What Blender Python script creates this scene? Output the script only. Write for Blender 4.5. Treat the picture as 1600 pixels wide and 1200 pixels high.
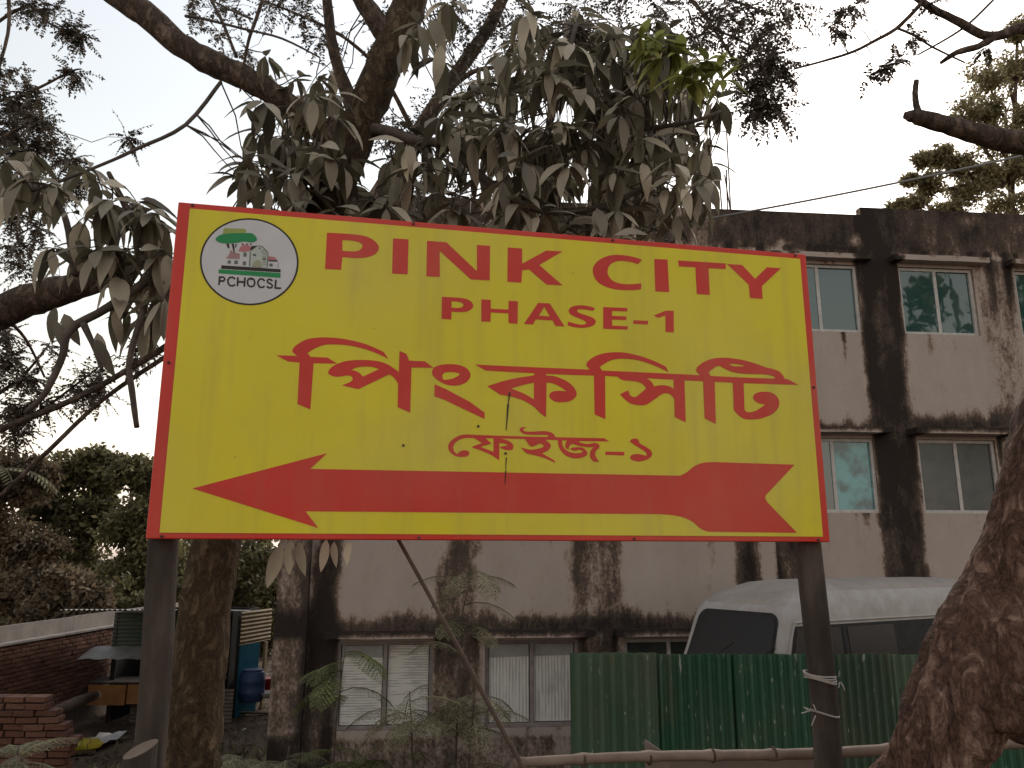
import bpy, bmesh, math, random
from mathutils import Vector, Matrix, noise, Euler
from mathutils.geometry import tessellate_polygon
for o in list(bpy.data.objects): bpy.data.objects.remove(o)
SC = bpy.context.scene
COL = SC.collection
R = math.radians
rnd = random.Random(7)

# ------------------------------------------------------------------ camera, sky, sun, exposure
EYE = Vector((0, 0, 1.6)); PITCH = math.atan(273 / 1241)
cd = bpy.data.cameras.new('camera'); cam = bpy.data.objects.new('camera', cd); COL.objects.link(cam)
cam.location = EYE; cam.rotation_euler = (R(90) + PITCH, 0, 0)
cd.sensor_width = 36; cd.lens = 1241 / 1600 * 36; cd.clip_start = .05; cd.clip_end = 3000
SC.camera = cam
SUN_EL, SUN_AZ = 35, 27          # degrees; azimuth to the right of the view direction (+Y)
W = bpy.data.worlds.new('World'); SC.world = W; W.use_nodes = True
nt = W.node_tree; bg = nt.nodes['Background']
sky = nt.nodes.new('ShaderNodeTexSky'); sky.sky_type = 'NISHITA'; sky.sun_disc = False
sky.sun_elevation = R(SUN_EL); sky.sun_rotation = R(SUN_AZ)
sky.air_density = 3.0; sky.dust_density = 0.8; sky.ozone_density = 1.5; sky.altitude = 0
hs = nt.nodes.new('ShaderNodeHueSaturation'); hs.inputs['Saturation'].default_value = .36      # hazy, nearly colourless sky
nt.links.new(sky.outputs[0], hs.inputs['Color']); wt = nt.nodes.new('ShaderNodeMix'); wt.data_type = 'RGBA'; wt.blend_type = 'MULTIPLY'; wt.inputs[0].default_value = 1; wt.inputs[7].default_value = (1, .965, 1.0, 1)
nt.links.new(hs.outputs[0], wt.inputs[6]); nt.links.new(wt.outputs[2], bg.inputs[0]); bg.inputs[1].default_value = .13
sd = bpy.data.lights.new('sun', 'SUN'); sd.energy = 1.2; sd.angle = R(12); sd.color = (1, .93, .82)
sun = bpy.data.objects.new('sun', sd); COL.objects.link(sun)
sdir = Vector((math.sin(R(SUN_AZ)) * math.cos(R(SUN_EL)), math.cos(R(SUN_AZ)) * math.cos(R(SUN_EL)), math.sin(R(SUN_EL))))
sun.rotation_euler = sdir.to_track_quat('Z', 'Y').to_euler()
SC.render.engine = 'CYCLES'
SC.view_settings.view_transform = 'Standard'; SC.view_settings.look = 'None'
SC.view_settings.exposure = 0.58; SC.view_settings.gamma = 1.0
try: SC.view_settings.use_curve_mapping = False
except Exception: pass

# ------------------------------------------------------------------ helpers
CP, SP = math.cos(PITCH), math.sin(PITCH)
def P(px, py, Y):
    """world point seen at photo pixel (px,py) at distance Y in front of the camera"""
    u, v = px - 800, 600 - py
    dy = 1241 * CP - v * SP
    return Vector((u / dy * Y, Y, 1.6 + (1241 * SP + v * CP) / dy * Y))
def M(px, Y): return px * Y / 1241.0       # pixels -> metres at that distance

def tag(o, label=None, cat=None, group=None, kind=None):
    if label: o['label'] = label
    if cat: o['category'] = cat
    if group: o['group'] = group
    if kind: o['kind'] = kind
    return o
def thing(name, loc, label, cat, group=None, rz=0):
    o = bpy.data.objects.new(name, None); COL.objects.link(o)
    o.empty_display_size = .1; o.location = loc; o.rotation_euler = (0, 0, rz)
    return tag(o, label, cat, group)
def attach(o, parent):
    """parent in place: o's mesh is in world space, parent an Empty somewhere"""
    o.parent = parent
    o.matrix_parent_inverse = world_of(parent).inverted()
    return o
def world_of(o):
    m = Matrix.LocRotScale(o.location, o.rotation_euler, o.scale)
    if o.parent: m = world_of(o.parent) @ o.matrix_parent_inverse @ m
    return m

class MB:
    def __init__(s): s.v = []; s.f = []; s.m = []
    def face(s, pts, mi=0):
        n = len(s.v); s.v += [tuple(p) for p in pts]; s.f.append(tuple(range(n, n + len(pts)))); s.m.append(mi)
    def add(s, vs, fs, mi=0):
        n = len(s.v); s.v += [tuple(p) for p in vs]
        for f in fs: s.f.append(tuple(i + n for i in f)); s.m.append(mi)
    def box(s, a, b, mi=0, T=None):
        x0, y0, z0 = a; x1, y1, z1 = b
        vs = [(x0,y0,z0),(x1,y0,z0),(x1,y1,z0),(x0,y1,z0),(x0,y0,z1),(x1,y0,z1),(x1,y1,z1),(x0,y1,z1)]
        if T is not None: vs = [T @ Vector(p) for p in vs]
        s.add(vs, [(0,3,2,1),(4,5,6,7),(0,1,5,4),(1,2,6,5),(2,3,7,6),(3,0,4,7)], mi)
    def tube(s, pts, rad, n=8, mi=0, jit=0., cap=True, seed=0):
        pts = [Vector(p) for p in pts]; k = len(pts)
        if not hasattr(rad, '__len__'): rad = [rad] * k
        ref = Vector((0, 0, 1)); base = len(s.v); prev = None
        for i in range(k):
            t = (pts[min(i + 1, k - 1)] - pts[max(i - 1, 0)]).normalized()
            if prev is None:
                a = t.cross(ref)
                if a.length < .2: a = t.cross(Vector((1, 0, 0)))
            else: a = prev - t * prev.dot(t)
            a.normalize(); prev = a; b = t.cross(a)
            for j in range(n):
                an = 2 * math.pi * j / n
                d = a * math.cos(an) + b * math.sin(an); r = rad[i]
                if jit:
                    q = pts[i] + d * rad[i]
                    r *= 1 + jit * (noise.noise(q * (1.1 / max(rad[i], .01)) + Vector((seed, 0, 0))) + .6 * noise.noise(q * (3.0 / max(rad[i], .01))))
                s.v.append(tuple(pts[i] + d * r))
        for i in range(k - 1):
            for j in range(n):
                j2 = (j + 1) % n
                s.f.append((base + i*n + j, base + i*n + j2, base + (i+1)*n + j2, base + (i+1)*n + j)); s.m.append(mi)
        if cap:
            s.f.append(tuple(base + j for j in range(n))[::-1]); s.m.append(mi)
            s.f.append(tuple(base + (k-1)*n + j for j in range(n))); s.m.append(mi)
    def build(s, name, mats, parent=None, smooth=False, place=True):
        me = bpy.data.meshes.new(name); me.from_pydata(s.v, [], s.f)
        if not isinstance(mats, (list, tuple)): mats = [mats]
        for m in mats: me.materials.append(m)
        if len(mats) > 1: me.polygons.foreach_set('material_index', s.m)
        if smooth: me.polygons.foreach_set('use_smooth', [True] * len(s.f))
        me.update()
        o = bpy.data.objects.new(name, me); COL.objects.link(o)
        if parent is not None:
            if place: attach(o, parent)
            else: o.parent = parent
        return o
def catmull(pts, n=6):
    """smooth a list of (x,y,z,r) or vectors"""
    out = []; k = len(pts)
    for i in range(k - 1):
        p0, p1, p2, p3 = pts[max(i-1,0)], pts[i], pts[i+1], pts[min(i+2,k-1)]
        for j in range(n):
            t = j / n
            out.append(tuple(.5*((2*b)+(-a+c)*t+(2*a-5*b+4*c-d)*t*t+(-a+3*b-3*c+d)*t**3) for a,b,c,d in zip(p0,p1,p2,p3)))
    out.append(tuple(pts[-1])); return out
def limb(mb, pxs, n=10, sub=5, jit=.12, seed=0, mi=0):
    """pxs: (px,py,Y,r_px)"""
    q = []
    for (x, y, Y, r) in pxs:
        p = P(x, y, Y); q.append((p.x, p.y, p.z, M(r, Y)))
    q = catmull(q, sub)
    mb.tube([t[:3] for t in q], [t[3] for t in q], n, mi, jit, seed=seed)
    return [Vector(t[:3]) for t in q]

# ------------------------------------------------------------------ materials
def mat(name, c1, c2=None, rough=.8, scale=6., bump=0., bscale=30., spec=.3, detail=6, stretch=None, metal=0., trans=None, c3=None, obj=True):
    m = bpy.data.materials.new(name); m.use_nodes = True
    N = m.node_tree.nodes; L = m.node_tree.links; b = N['Principled BSDF']
    b.inputs['Roughness'].default_value = rough; b.inputs['Specular IOR Level'].default_value = spec
    b.inputs['Metallic'].default_value = metal
    b.inputs['Base Color'].default_value = (*c1, 1)
    if c2 is None and not bump: return m
    tc = N.new('ShaderNodeTexCoord'); mp = N.new('ShaderNodeMapping')
    L.new(tc.outputs['Object'], mp.inputs[0])
    if stretch: mp.inputs['Scale'].default_value = stretch
    if c2 is not None:
        no = N.new('ShaderNodeTexNoise'); no.inputs['Scale'].default_value = scale; no.inputs['Detail'].default_value = detail; no.inputs['Roughness'].default_value = .65
        L.new(mp.outputs[0], no.inputs['Vector'])
        cr = N.new('ShaderNodeValToRGB'); cr.color_ramp.elements[0].position = .33; cr.color_ramp.elements[1].position = .67
        cr.color_ramp.elements[0].color = (*c1, 1); cr.color_ramp.elements[1].color = (*c2, 1)
        if c3 is not None:
            e = cr.color_ramp.elements.new(.5); e.color = (*c3, 1)
        L.new(no.outputs[0], cr.inputs[0]); L.new(cr.outputs[0], b.inputs['Base Color'])
    if bump:
        n2 = N.new('ShaderNodeTexNoise'); n2.inputs['Scale'].default_value = bscale; n2.inputs['Detail'].default_value = 8; n2.inputs['Roughness'].default_value = .7
        L.new(mp.outputs[0], n2.inputs['Vector'])
        bp = N.new('ShaderNodeBump'); bp.inputs['Strength'].default_value = bump; bp.inputs['Distance'].default_value = .02
        L.new(n2.outputs[0], bp.inputs['Height']); L.new(bp.outputs[0], b.inputs['Normal'])
    return m
def leafmat(name, top, under, var=.35, transl=.25, rough=.6, scale=2.5):
    """two-sided leaf: top and underside colours, noise variation over the crown and some translucency"""
    m = bpy.data.materials.new(name); m.use_nodes = True
    N = m.node_tree.nodes; L = m.node_tree.links; b = N['Principled BSDF']; out = N['Material Output']
    b.inputs['Roughness'].default_value = rough; b.inputs['Specular IOR Level'].default_value = .3
    ge = N.new('ShaderNodeNewGeometry'); tc = N.new('ShaderNodeTexCoord')
    mx = N.new('ShaderNodeMix'); mx.data_type = 'RGBA'
    mx.inputs[6].default_value = (*top, 1); mx.inputs[7].default_value = (*under, 1)
    L.new(ge.outputs['Backfacing'], mx.inputs[0])
    no = N.new('ShaderNodeTexNoise'); no.inputs['Scale'].default_value = scale; no.inputs['Detail'].default_value = 5
    L.new(ge.outputs['Position'], no.inputs['Vector'])
    mr = N.new('ShaderNodeMapRange'); mr.inputs[1].default_value = .3; mr.inputs[2].default_value = .7; mr.inputs[3].default_value = 1 - var; mr.inputs[4].default_value = 1 + var
    L.new(no.outputs[0], mr.inputs[0])
    ri = N.new('ShaderNodeMapRange'); ri.inputs[3].default_value = .42; ri.inputs[4].default_value = 1.5
    oi = N.new('ShaderNodeObjectInfo'); ad = N.new('ShaderNodeMath'); ad.operation = 'ADD'; L.new(ge.outputs['Random Per Island'], ad.inputs[0]); L.new(oi.outputs['Random'], ad.inputs[1])
    fr_ = N.new('ShaderNodeMath'); fr_.operation = 'FRACT'; L.new(ad.outputs[0], fr_.inputs[0]); L.new(fr_.outputs[0], ri.inputs[0])
    m1 = N.new('ShaderNodeMath'); m1.operation = 'MULTIPLY'; L.new(mr.outputs[0], m1.inputs[0]); L.new(ri.outputs[0], m1.inputs[1])
    vm = N.new('ShaderNodeVectorMath'); vm.operation = 'SCALE'; L.new(mx.outputs[2], vm.inputs[0]); L.new(m1.outputs[0], vm.inputs['Scale'])
    L.new(vm.outputs[0], b.inputs['Base Color'])
    tr = N.new('ShaderNodeBsdfTranslucent'); L.new(vm.outputs[0], tr.inputs['Color'])
    ms = N.new('ShaderNodeMixShader'); ms.inputs[0].default_value = transl
    L.new(b.outputs[0], ms.inputs[1]); L.new(tr.outputs[0], ms.inputs[2]); L.new(ms.outputs[0], out.inputs['Surface'])
    return m
def barkmat(name, dark, mid, light, scale=10., st=(1,1,.35), bump=1.):
    """bark: ridged fissures, flakes and pale scuffs"""
    m = bpy.data.materials.new(name); m.use_nodes = True
    N = m.node_tree.nodes; L = m.node_tree.links; b = N['Principled BSDF']; b.inputs['Roughness'].default_value = .9; b.inputs['Specular IOR Level'].default_value = .2
    tc = N.new('ShaderNodeTexCoord')
    def nz(sc, stt, det=8, ro=.65):
        mp = N.new('ShaderNodeMapping'); mp.inputs['Scale'].default_value = stt; L.new(tc.outputs['Object'], mp.inputs[0])
        n = N.new('ShaderNodeTexNoise'); n.inputs['Scale'].default_value = sc; n.inputs['Detail'].default_value = det; n.inputs['Roughness'].default_value = ro; n.inputs['Distortion'].default_value = .6
        L.new(mp.outputs[0], n.inputs['Vector']); return n.outputs[0]
    def op(o, a, c):
        x = N.new('ShaderNodeMath'); x.operation = o
        for i, v in enumerate((a, c)):
            if v is None: continue
            if isinstance(v, float): x.inputs[i].default_value = v
            else: L.new(v, x.inputs[i])
        return x.outputs[0]
    rg = op('MINIMUM', op('MULTIPLY', op('ABSOLUTE', op('SUBTRACT', nz(scale, st), .5), None), 9.), 1.)      # 0 in the fissures
    fl = nz(scale * 4.5, (1,1,.8)); big = nz(scale * .35, (1,1,.6), 5)
    h = op('ADD', op('MULTIPLY', rg, .6), op('MULTIPLY', fl, .9))
    v = op('ADD', op('MULTIPLY', rg, .30), op('ADD', op('MULTIPLY', fl, .60), op('MULTIPLY', big, .40)))
    cr = N.new('ShaderNodeValToRGB'); L.new(v, cr.inputs[0]); e = cr.color_ramp.elements
    e[0].position = .42; e[0].color = (*dark, 1); e[1].position = .98; e[1].color = (*light, 1); q = e.new(.70); q.color = (*mid, 1)
    L.new(cr.outputs[0], b.inputs['Base Color'])
    bp = N.new('ShaderNodeBump'); bp.inputs['Strength'].default_value = bump; bp.inputs['Distance'].default_value = .035; L.new(h, bp.inputs['Height']); L.new(bp.outputs[0], b.inputs['Normal'])
    return m
MT = {}
MT['bark'] = barkmat('bark_grey_brown', (.07,.048,.037), (.20,.14,.105), (.34,.25,.195), 14)
MT['bark2'] = barkmat('bark_tan', (.055,.034,.02), (.14,.093,.052), (.24,.17,.10), 14, (1,1,.5))
MT['bark_red'] = barkmat('bark_red_brown', (.065,.031,.022), (.25,.138,.098), (.46,.30,.23), 15, (1,1,.28))
MT['twig'] = mat('twig_dark', (.06,.045,.035), (.13,.10,.08), .9, 15)
MT['leaf'] = leafmat('dusty_leaf', (.39,.335,.25), (.18,.16,.105), .35, .3)
MT['leaf_new'] = leafmat('young_leaf', (.30,.31,.09), (.28,.29,.085), .25, .45)
MT['fine'] = leafmat('fine_leaf_dusty', (.14,.11,.08), (.11,.09,.065), .3, .2)
MT['fine_g'] = leafmat('fine_leaf_olive', (.34,.29,.16), (.32,.27,.15), .3, .6)
MT['shrub'] = leafmat('shrub_leaf', (.16,.14,.065), (.125,.11,.052), .6, .4, scale=.9)
MT['shrub_b'] = leafmat('brownish_shrub_leaf', (.19,.14,.085), (.145,.105,.065), .5, .4, scale=.9)
MT['fern'] = leafmat('feathery_leaf', (.24,.21,.115), (.18,.16,.085), .35, .3)
MT['fern_g'] = leafmat('feathery_leaf_green', (.15,.165,.055), (.12,.135,.045), .3, .35)
MT['banana'] = leafmat('banana_leaf', (.24,.25,.09), (.2,.21,.08), .3, .4, scale=4)
MT['dirt'] = mat('earth', (.065,.045,.033), (.135,.10,.073), .95, 1.6, .6, 14, .1, c3=(.095,.07,.05))
MT['white_al'] = mat('window_frame_white', (.55,.52,.49), (.40,.36,.33), .5, 12)
MT['rust'] = mat('rusty_steel', (.05,.035,.028), (.13,.085,.06), .8, 14, .3, 60, c3=(.08,.055,.042))
MT['postwood'] = mat('weathered_post', (.035,.026,.021), (.11,.083,.066), .85, 7, .4, 50, .2, stretch=(1,1,.25), c3=(.06,.045,.036))
MT['ink'] = mat('print_black', (.03,.022,.016), rough=.5)
# ------------------------------------------------------------------ ground
def sst(a, b, x):
    t = max(0., min(1., (x - a) / (b - a))); return t * t * (3 - 2 * t)
def gz(x, y):
    low = -1.5 + .85 * sst(.8, 2.2, x) * (1 - sst(12, 20, y))
    z = low * sst(1.6, 5.5, y)
    if y > 2 and abs(x) < 40 and y < 45: z += .05 * noise.noise(Vector((x * .6, y * .6, 0))) * min(1, (y - 2))
    return z
def axis(a, b, step, far):
    n = int((b - a) / step); c = [a + i * (b - a) / n for i in range(n + 1)]
    e = []; d = step * 2; q = b
    while q < far: q += d; d *= 1.7; e.append(q)
    w = []; d = step * 2; q = a
    while q > -far: q -= d; d *= 1.7; w.append(q)
    return w[::-1] + c + e
gx, gy = axis(-14, 14, .4, 1500), axis(-4, 30, .4, 1500)
g = MB()
for y in gy:
    for x in gx: g.v.append((x, y, gz(x, y)))
nx = len(gx)
for j in range(len(gy) - 1):
    for i in range(nx - 1):
        a = j * nx + i; g.f.append((a, a + 1, a + 1 + nx, a + nx)); g.m.append(0)
ground = g.build('ground', MT['dirt'], smooth=True); tag(ground, kind='structure')

# ------------------------------------------------------------------ building (local s along facade, y into building, z up)
BA = R(5.5)
BM = Matrix.Translation((0, 12, 0)) @ Matrix.Rotation(BA, 4, 'Z')
def plaster():
    m = bpy.data.materials.new('mouldy_plaster'); m.use_nodes = True
    N = m.node_tree.nodes; L = m.node_tree.links; b = N['Principled BSDF']
    b.inputs['Roughness'].default_value = .92; b.inputs['Specular IOR Level'].default_value = .15
    at = N.new('ShaderNodeAttribute'); at.attribute_name = 'stain'
    tc = N.new('ShaderNodeTexCoord')
    def nz(scale, st=(1,1,1), det=8, ro=.7):
        mp = N.new('ShaderNodeMapping'); mp.inputs['Scale'].default_value = st; L.new(tc.outputs['Object'], mp.inputs[0])
        n = N.new('ShaderNodeTexNoise'); n.inputs['Scale'].default_value = scale; n.inputs['Detail'].default_value = det; n.inputs['Roughness'].default_value = ro
        L.new(mp.outputs[0], n.inputs['Vector']); return n
    n1 = nz(5.5, (1,1,.55)); n2 = nz(26, (1,1,.7)); n3 = nz(1.3, (1,1,.6), 5)
    def madd(a, k, c):
        x = N.new('ShaderNodeMath'); x.operation = 'MULTIPLY_ADD'; x.inputs[1].default_value = k
        L.new(a, x.inputs[0])
        if isinstance(c, float): x.inputs[2].default_value = c
        else: L.new(c, x.inputs[2])
        return x.outputs[0]
    n4 = nz(8, (1,1,.10), 5)
    v = madd(n4.outputs[0], .36, at.outputs['Fac']); v = madd(n1.outputs[0], .66, v); vv = N.new('ShaderNodeMath'); vv.operation = 'SUBTRACT'; vv.inputs[1].default_value = .40; L.new(v, vv.inputs[0]); v = vv.outputs[0]; v = madd(n2.outputs[0], .56, v)
    cr = N.new('ShaderNodeValToRGB'); L.new(v, cr.inputs[0]); e = cr.color_ramp.elements
    e[0].position = .47; e[0].color = (.43,.36,.315,1); e[1].position = 1.0; e[1].color = (.034,.026,.022,1)
    for p_, c_ in ((.56, (.39,.315,.265)), (.64, (.26,.19,.15)), (.75, (.105,.076,.06))):
        q = e.new(p_); q.color = (*c_, 1)
    mx = N.new('ShaderNodeMix'); mx.data_type = 'RGBA'; mx.blend_type = 'MULTIPLY'; mx.inputs[0].default_value = .55
    c2 = N.new('ShaderNodeValToRGB'); L.new(n3.outputs[0], c2.inputs[0])
    c2.color_ramp.elements[0].position = .3; c2.color_ramp.elements[0].color = (.72,.66,.62,1); c2.color_ramp.elements[1].position = .7; c2.color_ramp.elements[1].color = (1.0,.97,.95,1)
    L.new(cr.outputs[0], mx.inputs[6]); L.new(c2.outputs[0], mx.inputs[7]); L.new(mx.outputs[2], b.inputs['Base Color'])
    bp = N.new('ShaderNodeBump'); bp.inputs['Strength'].default_value = .45; bp.inputs['Distance'].default_value = .02
    L.new(n2.outputs[0], bp.inputs['Height']); L.new(bp.outputs[0], b.inputs['Normal'])
    return m
MT['plaster'] = plaster()
bld = thing('building', (0, 12, gz(0, 12)), 'three-storey mould-stained plaster building with tinted windows behind the sign', 'building', rz=BA)
S0, S1, ZB = -3.3, 13.1, -1.9
def ztop(s): return 7.31 if s < 5.95 else 7.45
WL = [(-2.48,-1.13), (-.39,.97), (1.65,3.0), (4.43,5.79), (6.52,7.85), (8.6,9.95), (10.7,12.05)]
ZL = [(-.73,.45), (2.30,3.47), (5.23,6.40)]
DARK = [(-2.88,-2.5,1.2,.10), (-1.02,-.5,.85,.12), (.9,1.6,.75,.14), (3.42,3.72,1.15,.08), (4.02,4.42,1.15,.08), (5.80,6.47,1.45,.10), (7.98,8.5,.55,.16), (10.0,10.6,.9,.14)]
def fbm(x, y, z=0.):
    return noise.noise(Vector((x, y, z))) + .5 * noise.noise(Vector((x*2.1, y*2.1, z+5))) + .25 * noise.noise(Vector((x*4.3, y*4.3, z+9)))
dr_ = random.Random(3); DRIPS = []
for _ in range(46): DRIPS.append((dr_.uniform(-3, 10), 6.75, dr_.uniform(.3, 1.4), dr_.uniform(.04, .09), dr_.uniform(.2, .5)))
for a_, b_ in WL:
    for (z0_, z1_) in ZL:
        for _ in range(4): DRIPS.append((dr_.uniform(a_ - .1, b_ + .1), z0_ + .02, dr_.uniform(.2, 1.0), dr_.uniform(.035, .07), dr_.uniform(.12, .38)))
        for _ in range(2): DRIPS.append((dr_.choice((a_ - .1, b_ + .12)) + dr_.uniform(-.06, .06), z1_ + .1, dr_.uniform(.6, 1.8), dr_.uniform(.05, .1), dr_.uniform(.2, .45)))
def stain(s, z):
    v = .08 * fbm(s * .5, z * .5, 3) - .12 + .09 * (1 - sst(.5, 4.5, z)) + .05 * max(0, fbm(s * .9, z * .35, 21))  # base tone, darker towards the lower storeys
    for (a, b, k, soft) in DARK:
        w = .09 * fbm(s * 1.2, z * .9, a) + .05 * fbm(s * 5, z * 2.4, a + 3)
        d = min(s - a + w, b - s + w * .8)
        k2 = k * (.82 + .25 * noise.noise(Vector((a * 3, z * .45, 0))))
        if a < 0 and z > 2: k2 *= .95
        k2 *= .80 + .42 * fbm(s * 2.2, z * .9, a + 11)
        v = max(v, k2 * .66 * sst(-soft, soft, d) + v * .3)
    for zc in (.6, 3.64):                                   # mould creeping up from the sunshades and floor lines
        h = .28 + .26 * fbm(s * 1.6, zc, 8) + .10 * fbm(s * 6, zc, 2) + (.12 if zc < 1 else .2 * sst(5.5, 7, s))
        t = z - (zc - .02)
        if t > -.02: v = max(v, (.52 + .22 * fbm(s * 1.3, z * 2, 31)) * (1 - sst(h * .15, max(.05, h), t)))
    # parapet and head of the top storey
    t = z - (6.62 + .10 * fbm(s * 1.3, 7, 2))
    v = max(v, (.48 + .20 * fbm(s * 1.1, z * .55, 4)) * sst(-.22, .10, t))
    if z > 6.6: v -= .34 * sst(.25, .7, noise.noise(Vector((s * 2.3, z * 1.6, 17))) + .25 * noise.noise(Vector((s * 7, z * 4, 3))))
    # runs beside and below window corners
    for (a, b) in WL:
        for e in (a - .06, b + .06):
            for (z0, z1) in ZL:
                if z0 - 1.5 < z < z1 + .2:
                    d = abs(s - e + .04 * noise.noise(Vector((e, z * 1.5, 0))))
                    v += .16 * (1 - sst(.03, .14, d)) * (.4 + .6 * noise.noise(Vector((e * 7, z * 1.2, 2))))
    for (dx, dz, dl, dw, dk) in DRIPS:
        if dz - dl < z < dz and abs(s - dx) < dw * 2: v += dk * (1 - sst(dw * .3, dw, abs(s - dx + .02 * noise.noise(Vector((dx, z * 3, 0)))))) * (z - dz + dl) / dl
    if z < -.80: v = max(v, .27 + .12 * fbm(s, z, 1) + .2 * sst(-1.2, -1.7, z))
    return v
def fill(breaks, step):
    out = []
    for a, b in zip(breaks, breaks[1:]):
        n = max(1, int(math.ceil((b - a) / step))); out += [a + (b - a) * i / n for i in range(n)]
    return out + [breaks[-1]]
def wall_panel(name, sb, zb, hole, y=0., depth=0., tops=True):
    xs, zs = fill(sb, .07), fill(zb, .07)
    vs = []; fs = []; st = []
    for z in zs:
        for s in xs: vs.append((s, y, z)); st.append(stain(s, z))
    n = len(xs)
    for j in range(len(zs) - 1):
        for i in range(n - 1):
            cs, cz = (xs[i] + xs[i+1]) / 2, (zs[j] + zs[j+1]) / 2
            if hole(cs, cz): continue
            a = j * n + i; fs.append((a, a + 1, a + 1 + n, a + n))
    return vs, fs, st
def mesh_stain(name, vs, fs, st, parent, mt=None):
    me = bpy.data.meshes.new(name); me.from_pydata([BM @ Vector(v) for v in vs], [], fs)
    at = me.attributes.new('stain', 'FLOAT', 'POINT'); at.data.foreach_set('value', st)
    me.materials.append(mt or MT['plaster']); me.update()
    o = bpy.data.objects.new(name, me); COL.objects.link(o); attach(o, parent); return o
def sbox(name, a, b, parent, step=.12, extra=0.):
    """stained plaster box in facade coordinates"""
    bm = bmesh.new()
    x0, y0, z0 = a; x1, y1, z1 = b
    vs = [bm.verts.new(p) for p in [(x0,y0,z0),(x1,y0,z0),(x1,y1,z0),(x0,y1,z0),(x0,y0,z1),(x1,y0,z1),(x1,y1,z1),(x0,y1,z1)]]
    for f in [(0,3,2,1),(4,5,6,7),(0,1,5,4),(1,2,6,5),(2,3,7,6),(3,0,4,7)]: bm.faces.new([vs[i] for i in f])
    for ax, l in ((0, x1-x0), (1, y1-y0), (2, z1-z0)):
        n = int(l / step)
        for i in range(1, n + 1):
            c = [x0, y0, z0]; c[ax] += l * i / (n + 1); nn = [0,0,0]; nn[ax] = 1
            bmesh.ops.bisect_plane(bm, geom=bm.verts[:] + bm.edges[:] + bm.faces[:], plane_co=c, plane_no=nn)
    bm.verts.index_update()
    V = [tuple(v.co) for v in bm.verts]; F = [tuple(v.index for v in f.verts) for f in bm.faces]; bm.free()
    V = [(x + .008 * noise.noise(Vector((x*3, y*3, z*3))), y + .008 * noise.noise(Vector((x*3, 5+y*3, z*3))), z + .008 * noise.noise(Vector((x*2, y*3, 9+z*3)))) for x, y, z in V]
    return mesh_stain(name, V, F, [stain(x, z) + extra for x, y, z in V], parent)
sb = sorted(set([S0, 5.95, S1] + [c for w in WL for c in w])); zb = sorted(set([ZB, 7.31, 7.45] + [c for w in ZL for c in w]))
def hole(s, z):
    if z > ztop(s): return True
    return any(a < s < b for a, b in WL) and any(a < z < b for a, b in ZL)
vs, fs, st = wall_panel('wall', sb, zb, hole)
n0 = len(vs)
def q4(p):   # add plain quad to the wall
    global vs, fs, st
    k = len(vs); vs += p; st += [.25] * 4; fs.append((k, k+1, k+2, k+3))
RD = .16
for a, b in WL:
    for c, d in ZL:
        q4([(a,0,c),(a,RD,c),(a,RD,d),(a,0,d)]); q4([(b,0,c),(b,0,d),(b,RD,d),(b,RD,c)])
        q4([(a,0,c),(b,0,c),(b,RD,c),(a,RD,c)]); q4([(a,0,d),(a,RD,d),(b,RD,d),(b,0,d)])
# parapet thickness, flat roof, other walls
DP = 8.
q4([(S0,0,7.31),(5.95,0,7.31),(5.95,.13,7.31),(S0,.13,7.31)]); q4([(5.95,0,7.45),(S1,0,7.45),(S1,.13,7.45),(5.95,.13,7.45)])
q4([(5.95,0,7.31),(5.95,0,7.45),(5.95,.13,7.45),(5.95,.13,7.31)])
q4([(S0,.13,7.31),(5.95,.13,7.31),(5.95,.13,6.6),(S0,.13,6.6)]); q4([(5.95,.13,7.45),(S1,.13,7.45),(S1,.13,6.6),(5.95,.13,6.6)])
q4([(S0,.13,6.6),(S1,.13,6.6),(S1,DP,6.6),(S0,DP,6.6)])
q4([(S0,0,ZB),(S0,0,7.31),(S0,DP,7.31),(S0,DP,ZB)]); q4([(S1,0,ZB),(S1,DP,ZB),(S1,DP,7.45),(S1,0,7.45)]); q4([(S0,DP,ZB),(S0,DP,7.31),(S1,DP,7.31),(S1,DP,ZB)])
# dark room floors behind the panes
for c in (-.78, 2.2, 5.15): q4([(S0+.01,.2,c),(S1-.01,.2,c),(S1-.01,4,c),(S0+.01,4,c)])
q4([(S0+.01,4,ZB),(S1-.01,4,ZB),(S1-.01,4,6.59),(S0+.01,4,6.59)])
wall = mesh_stain('wall', vs, fs, st, bld)
# corner column and pilasters standing proud
sbox('column', (-3.34, -.16, ZB), (-2.90, .10, 7.28), bld, extra=.30)
sbox('pilaster', (3.73, -.10, ZB), (4.01, .05, 6.60), bld, extra=-.05)
# floor-line joints
for zc in (2.24, 5.15):
    pass
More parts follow.
